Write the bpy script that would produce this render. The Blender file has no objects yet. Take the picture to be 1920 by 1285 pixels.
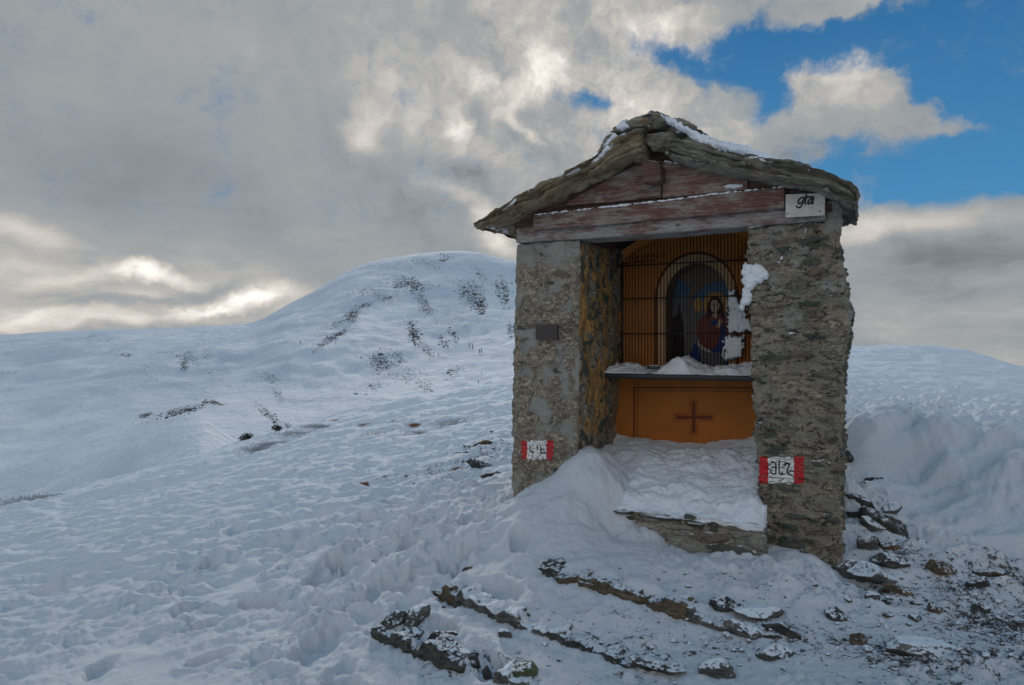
import bpy, math, random
import numpy as np
from mathutils import Vector

random.seed(4); rng = np.random.default_rng(4)
R = math.radians
sc = bpy.context.scene
COL = sc.collection
# ------------------------------------------------------------------ camera
EYE = 1.6; FP = 1333.3; CX, CY = 960.0, 642.5
cd = bpy.data.cameras.new('camera'); cam = bpy.data.objects.new('camera', cd); COL.objects.link(cam)
cam.location = (0, 0, EYE); cam.rotation_euler = (R(90), 0, 0)
cd.sensor_width = 36; cd.lens = 25.0; cd.clip_start = 0.05; cd.clip_end = 6000
sc.camera = cam
sc.view_settings.view_transform = 'Standard'; sc.view_settings.look = 'None'
sc.view_settings.exposure = 0.14; sc.view_settings.gamma = 1.0

# ------------------------------------------------------------------ node helper
class NT:
    def __init__(s, tree): s.t = tree; s.n = tree.nodes; s.l = tree.links
    def a(s, typ, ins=None, **kw):
        n = s.n.new(typ)
        for k, v in kw.items(): setattr(n, k, v)
        for k, v in (ins or {}).items():
            if isinstance(v, bpy.types.NodeSocket): s.l.new(v, n.inputs[k])
            else:
                if isinstance(v, (tuple, list)) and len(v) == 3 and n.inputs[k].type == 'RGBA': v = (*v, 1)
                n.inputs[k].default_value = v
        return n
    def m(s, op, a, b=0.0, c=None, clamp=False):
        n = s.n.new('ShaderNodeMath'); n.operation = op; n.use_clamp = clamp
        for i, v in enumerate((a, b) if c is None else (a, b, c)):
            if isinstance(v, bpy.types.NodeSocket): s.l.new(v, n.inputs[i])
            else: n.inputs[i].default_value = v
        return n.outputs[0]
    def mr(s, v, a, b, c=0.0, d=1.0, smooth=True):
        n = s.a('ShaderNodeMapRange', {0: v, 1: a, 2: b, 3: c, 4: d}, interpolation_type='SMOOTHSTEP' if smooth else 'LINEAR')
        return n.outputs[0]
    def noise(s, vec, scale, detail=4, rough=.55, dist=0.0, out=0):
        return s.a('ShaderNodeTexNoise', {'Vector': vec, 'Scale': scale, 'Detail': detail, 'Roughness': rough, 'Distortion': dist}).outputs[out]
    def mix(s, f, a, b):
        n = s.n.new('ShaderNodeMix'); n.data_type = 'RGBA'
        for k, v in ((0, f), (6, a), (7, b)):
            if isinstance(v, bpy.types.NodeSocket): s.l.new(v, n.inputs[k])
            else: n.inputs[k].default_value = (*v, 1) if isinstance(v, (tuple, list)) and len(v) == 3 else v
        return n.outputs[2]
    def ramp(s, f, stops, interp='LINEAR'):
        n = s.a('ShaderNodeValToRGB', {0: f}); r = n.color_ramp; r.interpolation = interp
        while len(r.elements) < len(stops): r.elements.new(.5)
        for e, (p, c) in zip(r.elements, stops): e.position = p; e.color = (*c, 1) if len(c) == 3 else c
        return n.outputs[0]
    def scl(s, vec, k):
        return s.a('ShaderNodeVectorMath', {0: vec, 1: k}, operation='MULTIPLY').outputs[0]

# ------------------------------------------------------------------ world: broken winter cloud over a Nishita sky
SUN_AZ, SUN_EL = -5.0, 19.0          # degrees right of +Y, above the horizon
w = bpy.data.worlds.new("World"); sc.world = w; w.use_nodes = True
T = NT(w.node_tree); T.n.clear()
def azel(px, py):
    a = math.atan((px-CX)/FP); return a, math.atan((CY-py)/FP*math.cos(a))
tc = T.a('ShaderNodeTexCoord').outputs['Generated']
sx = T.a('ShaderNodeSeparateXYZ', {0: tc})
az = T.m('ARCTAN2', sx.outputs[0], sx.outputs[1]); el = T.m('ARCSINE', sx.outputs[2])
P0 = T.a('ShaderNodeCombineXYZ', {0: az, 1: el}).outputs[0]
def warp(P, scale, amt, ysc=1.0, detail=4):
    c = T.noise(T.scl(P, (1, ysc, 1)), scale, detail, .6, out=1)
    v = T.a('ShaderNodeVectorMath', {0: c, 1: (.5, .5, .5)}, operation='SUBTRACT').outputs[0]
    v = T.scl(v, (amt, amt/ysc, 0))
    return T.a('ShaderNodeVectorMath', {0: P, 1: v}, operation='ADD').outputs[0]
P1 = warp(P0, 7.0, .10, 1.6, 6)
P2 = warp(P0, 14.0, .075, 1.1, 8)
def blob(P, px, py, wx, wy, rot=0, amp=1.0, inner=0.0):
    a, e = azel(px, py)
    mp = T.a('ShaderNodeMapping', {'Vector': P, 'Location': (a, e, 0), 'Rotation': (0, 0, R(rot)), 'Scale': (wx/FP, wy/FP, 1)}, vector_type='TEXTURE')
    ln = T.a('ShaderNodeVectorMath', {0: mp.outputs[0]}, operation='LENGTH').outputs['Value']
    return T.mr(ln, 1.0, inner, 0.0, amp)
def addall(vals):
    s = vals[0]
    for v in vals[1:]: s = T.m('ADD', s, v)
    return s
# luminance of the cloud layer
lum = [blob(P1, *b) for b in [
    # px, py, half width, half height, rotation, gain
    (250, 560, 700, 130, -6, .20), (1000, 130, 420, 260, -12, .20), (1320, 230, 330, 240, 10, .16),
    (60, 600, 260, 26, 0, .26), (170, 515, 190, 24, 14, .18), (20, 432, 120, 26, -10, .20),
    (980, 190, 130, 50, 35, .18), (850, 365, 130, 30, -30, .24), (930, 440, 90, 60, -35, .40), (1620, 130, 190, 90, -20, .20),
    (1690, 425, 330, 40, 4, .28), (1700, 600, 320, 44, 0, .06), (960, 10, 600, 60, 0, .05), (750, 200, 260, 130, -30, .10),
    (1350, 30, 200, 80, 10, .16), (560, 130, 420, 110, -18, .05), (250, 330, 500, 140, -6, -.045),
    (880, 320, 110, 40, -20, -.12), (370, 545, 110, 16, 12, -.22), (230, 565, 130, 14, 6, -.18), (1760, 500, 260, 70, 0, -.12), (330, 610, 240, 18, 3, -.14),
    (985, 215, 40, 26, 30, -.16), (960, 260, 150, 30, -20, -.08)]]
lum += [blob(P2, *b) for b in [(290, 522, 95, 24, -8, .34), (470, 556, 105, 28, 14, .36), (400, 585, 90, 14, 8, .25), (855, 240, 44, 66, 8, .34), (670, 262, 80, 40, -25, .24), (690, 228, 60, 40, 20, .24),
    (1045, 145, 150, 50, -15, .14), (900, 150, 60, 40, -40, .22), (985, 250, 60, 22, -35, .26)]]
soft = T.noise(T.scl(P0, (1, 2.6, 1)), 2.6, 4, .5)
puff = T.noise(P2, 7.5, 9, .66)
stre = T.noise(T.scl(P1, (1, 3.5, 1)), 7.0, 7, .6)
lowm = T.mr(el, .22, .02)                                   # streaks towards the horizon
cenm = blob(P0, 1180, 170, 900, 460, 0, 1.0)                # mottling where the cloud breaks up
L = addall(lum)
L = T.m('ADD', L, T.m('MULTIPLY', T.m('SUBTRACT', soft, .5), .34))
L = T.m('ADD', L, T.m('MULTIPLY', T.m('MULTIPLY', T.m('SUBTRACT', stre, .5), .75), lowm))
L = T.m('ADD', L, T.m('MULTIPLY', T.m('MULTIPLY', T.m('SUBTRACT', puff, .5), 1.7), T.m('ADD', T.m('MULTIPLY', cenm, .88), .12)))
L = T.m('ADD', L, .27)
cloud = T.ramp(L, [(0.0, (.12, .135, .155)), (.22, (.265, .292, .315)), (.36, (.335, .35, .355)), (.47, (.45, .435, .41)), (.62, (.64, .60, .55)), (.85, (1.0, .97, .90)), (1.0, (1.25, 1.2, 1.12))])
# blue openings
bl = [blob(P2, *b) for b in [
    (1800, 60, 360, 200, 0, 1.1), (1640, 80, 260, 90, 0, .8), (1780, 150, 200, 120, 0, .6), (1900, 290, 230, 150, 0, 1.1), (1700, 340, 250, 85, -10, 1.1), (1540, 310, 110, 55, -20, .8),
    (1275, 118, 140, 44, -28, 1.3), (1100, 187, 90, 22, 0, 1.0), (1420, 95, 160, 80, 0, 1.35), (1440, 170, 130, 60, -40, 1.1), (1570, 100, 120, 60, 0, .5),
    (2200, 200, 420, 300, 0, 1.2), (1600, 265, 90, 30, 0, .35),
    (1605, 170, 150, 95, -25, -1.9), (1705, 215, 100, 46, -18, -1.3), (1550, 12, 130, 34, 6, -1.5), (1820, 245, 120, 22, -16, -.95), (1385, 110, 34, 26, 0, -.6), (1525, 290, 45, 26, 0, -.6),
    (1510, 225, 70, 50, 0, -.6), (1720, 10, 60, 22, 0, -.5), (1330, 40, 90, 40, 0, -.6)]]
B = addall(bl)
B = T.m('MINIMUM', B, 1.35)
B = T.m('ADD', B, T.m('MULTIPLY', T.m('SUBTRACT', T.noise(P1, 11.0, 9, .70), .5), 2.6))
B = T.m('ADD', B, T.m('MULTIPLY', T.m('SUBTRACT', T.noise(P2, 34.0, 7, .72), .5), 1.3))
elw = T.m('ADD', el, T.m('MULTIPLY', T.m('SUBTRACT', T.noise(P1, 16.0, 7, .62), .5), .05))
B = T.m('MULTIPLY', B, T.mr(elw, .148, .176))
back = T.mr(sx.outputs[1], .25, -.35)                       # behind the camera, where a bright low band is added
B = T.m('ADD', T.m('MULTIPLY', B, T.m('SUBTRACT', 1.0, back)), T.m('MULTIPLY', back, T.mr(T.noise(tc, 2.0, 6, .6), .35, .55)))
blue = T.m('MULTIPLY', T.mr(B, .0, 1.25), .97)
sky = T.a('ShaderNodeTexSky', sky_type='NISHITA', sun_disc=False, sun_elevation=R(SUN_EL), sun_rotation=R(SUN_AZ), altitude=2400, air_density=1.0, dust_density=0.2, ozone_density=2.5)
T.l.new(T.a('ShaderNodeVectorMath', {0: tc, 1: T.a('ShaderNodeCombineXYZ', {2: .02}).outputs[0]}, operation='ADD').outputs[0], sky.inputs[0])
skyc = T.mix(T.mr(el, .12, .46, smooth=False), (.058, .235, .445), (.012, .110, .280))
skyn = T.a('ShaderNodeVectorMath', {0: sky.outputs[0], 1: (.0025, .003, .0035)}, operation='MULTIPLY').outputs[0]
skyc = T.a('ShaderNodeVectorMath', {0: skyc, 1: skyn}, operation='ADD').outputs[0]
STR = .10
cl2 = T.a('ShaderNodeVectorMath', {0: cloud, 1: (1/STR,)*3}, operation='MULTIPLY').outputs[0]
sk2 = T.a('ShaderNodeVectorMath', {0: skyc, 1: (1/STR,)*3}, operation='MULTIPLY').outputs[0]
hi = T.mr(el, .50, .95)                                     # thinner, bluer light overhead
front_ = T.mix(blue, cl2, sk2)
low = tuple(x/STR for x in (.62, .60, .57)); top = tuple(x/STR for x in (.130, .272, .440))  # low: unseen warm-neutral band, added to brighten the shrine front
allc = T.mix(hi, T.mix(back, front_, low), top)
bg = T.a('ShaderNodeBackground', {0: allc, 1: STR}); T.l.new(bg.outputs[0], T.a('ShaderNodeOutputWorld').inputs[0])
w.cycles.sampling_method = 'MANUAL'; w.cycles.sample_map_resolution = 512

sd = bpy.data.lights.new('sun', 'SUN'); sun = bpy.data.objects.new('sun', sd); COL.objects.link(sun)
sd.energy = 1.4; sd.angle = R(10); sd.color = (1.0, .90, .78)
sv = Vector((math.sin(R(SUN_AZ))*math.cos(R(SUN_EL)), math.cos(R(SUN_AZ))*math.cos(R(SUN_EL)), math.sin(R(SUN_EL))))
sun.rotation_euler = (-sv).to_track_quat('-Z', 'Y').to_euler(); sun.location = sv*50

# ------------------------------------------------------------------ numeric noise
_perm = np.tile(rng.permutation(256), 3).astype(np.int64)
_g3 = rng.normal(size=(256, 3)); _g3 /= np.linalg.norm(_g3, axis=1)[:, None]
_ga = rng.random(256)*2*np.pi; _g2 = np.stack([np.cos(_ga), np.sin(_ga)], 1)
_rv = rng.random((256, 4))
def _f(t): return t*t*t*(t*(t*6-15)+10)
def pn2(x, y):
    xi = np.floor(x); yi = np.floor(y); fx = x-xi; fy = y-yi
    xi = xi.astype(np.int64) & 255; yi = yi.astype(np.int64) & 255
    u, v = _f(fx), _f(fy); r = []
    for dx in (0, 1):
        for dy in (0, 1):
            g = _g2[_perm[_perm[(xi+dx) & 255]+((yi+dy) & 255)]]
            r.append(g[..., 0]*(fx-dx)+g[..., 1]*(fy-dy))
    return 1.4*((r[0]*(1-v)+r[1]*v)*(1-u)+(r[2]*(1-v)+r[3]*v)*u)
def fb2(x, y, o=4, g=.5, l=2.03):
    s = 0; a = 1
    for i in range(o): s = s+a*pn2(x+17.3*i, y-9.1*i); x = x*l; y = y*l; a *= g
    return s
def pn3(p):
    pi = np.floor(p); f = p-pi; pi = pi.astype(np.int64) & 255; w_ = _f(f); out = 0
    for dx in (0, 1):
        for dy in (0, 1):
            for dz in (0, 1):
                h = _perm[_perm[_perm[(pi[:, 0]+dx) & 255]+((pi[:, 1]+dy) & 255)]+((pi[:, 2]+dz) & 255)]
                g = _g3[h]
                d = g[:, 0]*(f[:, 0]-dx)+g[:, 1]*(f[:, 1]-dy)+g[:, 2]*(f[:, 2]-dz)
                out = out+d*(w_[:, 0] if dx else 1-w_[:, 0])*(w_[:, 1] if dy else 1-w_[:, 1])*(w_[:, 2] if dz else 1-w_[:, 2])
    return out*1.5
def fb3(p, o=4, g=.5):
    s = 0; a = 1
    for i in range(o): s = s+a*pn3(p+i*13.7); p = p*2.03; a *= g
    return s
def vor2(x, y):
    xi = np.floor(x); yi = np.floor(y); best = np.full(x.shape, 9.)
    ii = xi.astype(np.int64); jj = yi.astype(np.int64)
    for dx in (-1, 0, 1):
        for dy in (-1, 0, 1):
            r = _rv[_perm[_perm[(ii+dx) & 255]+((jj+dy) & 255)]]
            d = (xi+dx+r[..., 0]-x)**2+(yi+dy+r[..., 1]-y)**2
            best = np.minimum(best, d)
    return np.sqrt(best)
def vor3(p):
    pi = np.floor(p); ii = pi.astype(np.int64); f1 = np.full(len(p), 9.); f2 = f1.copy(); cid = np.zeros((len(p), 2))
    for dx in (-1, 0, 1):
        for dy in (-1, 0, 1):
            for dz in (-1, 0, 1):
                h = _perm[_perm[_perm[(ii[:, 0]+dx) & 255]+((ii[:, 1]+dy) & 255)]+((ii[:, 2]+dz) & 255)]
                r = _rv[h]
                d = ((pi+np.array([dx, dy, dz])+r[:, :3]-p)**2).sum(1)
                c = d < f1
                f2 = np.where(c, f1, np.minimum(f2, d)); f1 = np.where(c, d, f1)
                cid[c, 0] = r[c, 3]; cid[c, 1] = (r[c, 3]*97.13) % 1
    return np.sqrt(f1), np.sqrt(f2), cid
def sst(a, b, x): t = np.clip((x-a)/(b-a), 0, 1); return t*t*(3-2*t)

# ------------------------------------------------------------------ mesh helpers
def tag(o, label=None, cat=None, group=None, kind=None):
    if label: o['label'] = label
    if cat: o['category'] = cat
    if group: o['group'] = group
    if kind: o['kind'] = kind
    return o
def mk(name, V, Fc, mats, parent=None, attrs=None, smooth=True, fm=None, loc=None, rz=None):
    me = bpy.data.meshes.new(name); V = np.asarray(V, dtype=np.float32)
    if isinstance(Fc, np.ndarray):
        k = Fc.shape[1]; me.vertices.add(len(V)); me.vertices.foreach_set('co', V.ravel())
        me.loops.add(Fc.size); me.loops.foreach_set('vertex_index', Fc.astype(np.int32).ravel())
        me.polygons.add(len(Fc)); me.polygons.foreach_set('loop_start', np.arange(0, Fc.size, k, dtype=np.int32))
        me.polygons.foreach_set('loop_total', np.full(len(Fc), k, dtype=np.int32))
    else:
        me.from_pydata([tuple(map(float, v)) for v in V], [], [tuple(int(i) for i in f) for f in Fc])
    for m_ in (mats if isinstance(mats, (list, tuple)) else [mats]): me.materials.append(m_)
    if fm is not None: me.polygons.foreach_set('material_index', np.asarray(fm, dtype=np.int32))
    me.update(calc_edges=True); me.validate()
    for k_, v in (attrs or {}).items():
        at = me.attributes.new(k_, 'FLOAT', 'POINT'); at.data.foreach_set('value', np.asarray(v, dtype=np.float32))
    me.polygons.foreach_set('use_smooth', np.full(len(me.polygons), smooth))
    o = bpy.data.objects.new(name, me); COL.objects.link(o)
    if parent: o.parent = parent
    if loc is not None: o.location = loc
    if rz is not None: o.rotation_euler = (0, 0, rz)
    return o
def normals(V, F):
    n = np.cross(V[F[:, 2]]-V[F[:, 0]], V[F[:, 3 if F.shape[1] == 4 else 1]]-V[F[:, 1 if F.shape[1] == 4 else 0]])
    N = np.zeros_like(V)
    for k in range(F.shape[1]): np.add.at(N, F[:, k], n)
    return N/np.maximum(np.linalg.norm(N, axis=1), 1e-12)[:, None]
def gbox(nx, ny, nz):
    vs, fs = [], []; base = 0
    def face(A, B, fn, flip):
        nonlocal base
        a, b = np.meshgrid(np.arange(A+1), np.arange(B+1), indexing='ij')
        vs.append(fn(a.ravel(), b.ravel()))
        i = (np.arange(A)[:, None]*(B+1)+np.arange(B)[None]).ravel()+base
        q = np.stack([i, i+B+1, i+B+2, i+1], 1); fs.append(q[:, ::-1] if flip else q); base += (A+1)*(B+1)
    z = lambda a, k: np.full_like(a, k)
    face(nx, nz, lambda a, b: np.stack([a, z(a, 0), b], 1), False)
    face(nx, nz, lambda a, b: np.stack([a, z(a, ny), b], 1), True)
    face(ny, nz, lambda a, b: np.stack([z(a, 0), a, b], 1), True)
    face(ny, nz, lambda a, b: np.stack([z(a, nx), a, b], 1), False)
    face(nx, ny, lambda a, b: np.stack([a, b, z(a, 0)], 1), True)
    face(nx, ny, lambda a, b: np.stack([a, b, z(a, nz)], 1), False)
    V = np.concatenate(vs); F = np.concatenate(fs)
    key = (V[:, 0].astype(np.int64)*100003+V[:, 1])*100003+V[:, 2]
    _, ix, inv = np.unique(key, return_index=True, return_inverse=True)
    return V[ix]/np.array([nx, ny, nz], float), inv[F]
def rbox(lo, hi, res, r=.01):
    lo = np.array(lo, float); hi = np.array(hi, float); n = np.maximum(1, np.round((hi-lo)/res)).astype(int)
    n = np.maximum(n, 2) if r > 0 else n
    U, F = gbox(*n); P = lo+U*(hi-lo)
    if r > 0:
        r = min(r, (hi-lo).min()*.49); q = np.clip(P, lo+r, hi-r); d = P-q
        L_ = np.linalg.norm(d, axis=1); P = q+r*d/np.maximum(L_, 1e-9)[:, None]
    return P, F, U
def cyl(p0, p1, r, n=8):
    p0 = np.array(p0, float); p1 = np.array(p1, float); d = p1-p0; d /= np.linalg.norm(d)
    a = np.cross(d, [0, 0, 1.] if abs(d[2]) < .9 else [1., 0, 0]); a /= np.linalg.norm(a); b = np.cross(d, a)
    t = np.arange(n)*2*np.pi/n; ring = np.cos(t)[:, None]*a+np.sin(t)[:, None]*b
    V = np.concatenate([p0+ring*r, p1+ring*r]); F = [(i, (i+1) % n, n+(i+1) % n, n+i) for i in range(n)]
    return V, F+[tuple(range(n))[::-1], tuple(range(n, 2*n))]
def join(parts):
    Vs, Fs, b = [], [], 0
    for V, F in parts:
        Vs.append(np.asarray(V)); Fs += [tuple(int(i)+b for i in f) for f in F]; b += len(V)
    return np.concatenate(Vs), Fs
def empty(name, loc=(0, 0, 0), rz=0):
    o = bpy.data.objects.new(name, None); COL.objects.link(o); o.location = loc; o.rotation_euler = (0, 0, rz); return o
def inpoly(x, y, poly):
    ins = np.zeros(x.shape, bool); P = np.asarray(poly, float); n = len(P)
    for i in range(n):
        x0, y0 = P[i]; x1, y1 = P[(i+1) % n]
        if y0 == y1: continue
        c = ((y0 > y) != (y1 > y)) & (x < (x1-x0)*(y-y0)/(y1-y0)+x0); ins ^= c
    return ins
def dseg(x, y, P, closed=False):
    P = np.asarray(P, float); D = np.full(x.shape, 1e9); side = np.zeros(x.shape)
    for i in range(len(P) if closed else len(P)-1):
        a = P[i]; b = P[(i+1) % len(P)]; ab = b-a; L2 = (ab**2).sum()+1e-12
        t = np.clip(((x-a[0])*ab[0]+(y-a[1])*ab[1])/L2, 0, 1)
        dx = x-a[0]-t*ab[0]; dy = y-a[1]-t*ab[1]; d = np.sqrt(dx*dx+dy*dy)
        c = d < D; side = np.where(c, np.sign(ab[0]*dy-ab[1]*dx), side); D = np.where(c, d, D)
    return D, side

# ------------------------------------------------------------------ materials
def mat(name, build):
    m_ = bpy.data.materials.new(name); m_.use_nodes = True; t = NT(m_.node_tree); t.n.clear()
    bs = t.n.new('ShaderNodeBsdfPrincipled'); t.l.new(bs.outputs[0], t.a('ShaderNodeOutputMaterial').inputs[0])
    t.oc = t.a('ShaderNodeTexCoord').outputs['Object']; build(t, bs); return m_
def bump(t, bs, h, dist, strength=1.0):
    b = t.a('ShaderNodeBump', {'Height': h, 'Distance': dist, 'Strength': strength}); t.l.new(b.outputs[0], bs.inputs['Normal'])
def plain(name, c, rough=.7, var=.25, scale=20, bmp=.002, metal=0):
    def b(t, bs):
        n = t.noise(t.oc, scale, 5, .6)
        t.l.new(t.mix(n, tuple(x*(1-var) for x in c), tuple(min(1, x*(1+var)) for x in c)), bs.inputs['Base Color'])
        bs.inputs['Roughness'].default_value = rough; bs.inputs['Metallic'].default_value = metal
        if bmp: bump(t, bs, t.noise(t.oc, scale*4, 4), bmp)
    return mat(name, b)
SNOWC = (.80, .845, .90)
def _snow(t, bs, fine=1.0):
    n = t.noise(t.oc, 3.0, 5, .6)
    t.l.new(t.mix(n, (.74, .79, .86), (.86, .89, .93)), bs.inputs['Base Color'])
    bs.inputs['Roughness'].default_value = .75; bs.inputs['Specular IOR Level'].default_value = .25
    h = t.m('ADD', t.m('MULTIPLY', t.noise(t.oc, 38, 5, .65), .012*fine), t.m('MULTIPLY', t.noise(t.oc, 160, 3, .7), .0035*fine))
    bump(t, bs, h, 1.0, .9)
M_snow = mat('snow', _snow)
def bare_mix(t, snowc, scale=1.0):
    """snow broken by frozen soil and stones where the mesh says the ground is bare"""
    at = t.a('ShaderNodeAttribute', attribute_name='bare').outputs['Fac']
    n1 = t.noise(t.oc, 22*scale, 8, .72); n2 = t.noise(t.oc, 85*scale, 4, .7)
    nn = t.m('ADD', t.m('MULTIPLY', n1, .65), t.m('MULTIPLY', n2, .35))
    f = t.mr(t.m('ADD', t.m('MULTIPLY', t.m('SUBTRACT', nn, .5), 2.2), t.m('SUBTRACT', at, .5)), -.07, .07)
    f = t.m('MULTIPLY', f, t.mr(at, 0.03, .10))
    soil = t.ramp(t.noise(t.oc, 31*scale, 6, .7), [(.3, (.02, .018, .016)), (.48, (.07, .055, .045)), (.6, (.13, .11, .09)), (.72, (.30, .29, .29))])
    return t.mix(f, snowc, soil), f
def _ground(t, bs):
    n = t.noise(t.oc, .8, 5, .6)
    s_ = t.mix(n, (.74, .79, .86), (.86, .89, .93))
    c, f = bare_mix(t, s_)
    t.l.new(c, bs.inputs['Base Color']); bs.inputs['Roughness'].default_value = .78; bs.inputs['Specular IOR Level'].default_value = .25
    h = t.m('ADD', t.m('MULTIPLY', t.noise(t.oc, 34, 7, .72), .024), t.m('MULTIPLY', t.noise(t.oc, 170, 4, .75), .008))
    h = t.m('SUBTRACT', h, t.m('MULTIPLY', f, .008))
    bump(t, bs, h, 1.0, 1.0)
M_ground = mat('snow_ground', _ground)
def _hill(t, bs):
    n = t.noise(t.scl(t.oc, (1, .6, 2.5)), .02, 7, .62)
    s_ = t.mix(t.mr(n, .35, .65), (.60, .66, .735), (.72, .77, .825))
    at = t.a('ShaderNodeAttribute', attribute_name='bare').outputs['Fac']
    nn = t.noise(t.scl(t.oc, (1, .7, 1.3)), .42, 9, .78)
    f = t.m('MULTIPLY', t.mr(t.m('ADD', t.m('MULTIPLY', t.m('SUBTRACT', nn, .5), 2.6), t.m('SUBTRACT', at, .5)), -.12, .12), t.mr(at, .03, .12))
    t.l.new(t.mix(t.m('MULTIPLY', f, .8), s_, (.11, .10, .10)), bs.inputs['Base Color']); bs.inputs['Roughness'].default_value = .8
    bs.inputs['Specular IOR Level'].default_value = .2
    h = t.m('ADD', t.m('MULTIPLY', t.noise(t.scl(t.oc, (1, .4, 1)), .10, 8, .6), 6.0), t.m('MULTIPLY', t.noise(t.oc, 1.1, 5, .7), .16))
    bump(t, bs, h, 1.0, .8)
M_hill = mat('snow_hillside', _hill)
def rockmat(name, dark, mid, light, snowamt=.5, stretch=(1, 1, 4), sc_=9, rust=.0, bed=False):
    def b(t, bs):
        p = t.scl(t.oc, stretch)
        if bed:
            xs = t.a('ShaderNodeSeparateXYZ', {0: t.oc}); bd = t.a('ShaderNodeAttribute', attribute_name='bed').outputs['Fac']
            p = t.scl(t.a('ShaderNodeCombineXYZ', {0: xs.outputs[0], 1: xs.outputs[1], 2: bd}).outputs[0], stretch)
        n = t.noise(p, sc_, 9, .68, .4)
        c = t.ramp(n, [(.30, dark), (.5, mid), (.70, light)])
        if rust: c = t.mix(t.mr(t.noise(t.oc, 7, 5), .55, .68, 0, rust), c, (.30, .13, .05))
        c = t.mix(t.mr(t.noise(t.oc, 14, 6, .7), .60, .66, 0, .35), c, (.20, .21, .16))
        g = t.a('ShaderNodeNewGeometry').outputs['Normal']; nz = t.a('ShaderNodeSeparateXYZ', {0: g}).outputs[2]
        nz2 = t.m('ADD', nz, t.m('MULTIPLY', t.m('SUBTRACT', t.noise(t.oc, 34, 8, .8), .5), 2.8))
        f = t.mr(nz2, 1.05-snowamt, 1.20-snowamt)
        c = t.mix(f, c, SNOWC)
        t.l.new(c, bs.inputs['Base Color']); bs.inputs['Roughness'].default_value = .8; bs.inputs['Specular IOR Level'].default_value = .35
        h = t.m('ADD', t.m('MULTIPLY', t.noise(p, sc_*2.2, 9, .7), .030 if bed else .018), t.m('MULTIPLY', f, .006))
        bump(t, bs, h, 1.0, 1.0)
    return mat(name, b)
M_slate = rockmat('dark_slate', (.015, .018, .018), (.06, .062, .058), (.17, .165, .15), .30)
M_slateb = rockmat('brown_slate', (.03, .022, .016), (.11, .085, .06), (.26, .21, .15), .30, rust=.45)
M_frost = rockmat('frosted_slate', (.03, .032, .032), (.10, .10, .095), (.25, .24, .22), .52)
M_ridge = rockmat('roof_stone', (.09, .085, .065), (.24, .22, .165), (.44, .40, .31), .16, rust=.5)
M_roofL = rockmat('roof_slab_brown', (.10, .075, .045), (.27, .21, .13), (.48, .40, .27), .10, (1.2, 2, 16), 3.5, rust=.3, bed=True)
M_roofR = rockmat('roof_slab_grey', (.09, .085, .065), (.23, .22, .175), (.42, .39, .31), .10, (1.0, 2, 22), 3.5, rust=.25, bed=True)
M_scree = plain('scree', (.085, .078, .072), .9, .5, 2, 0)
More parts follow.
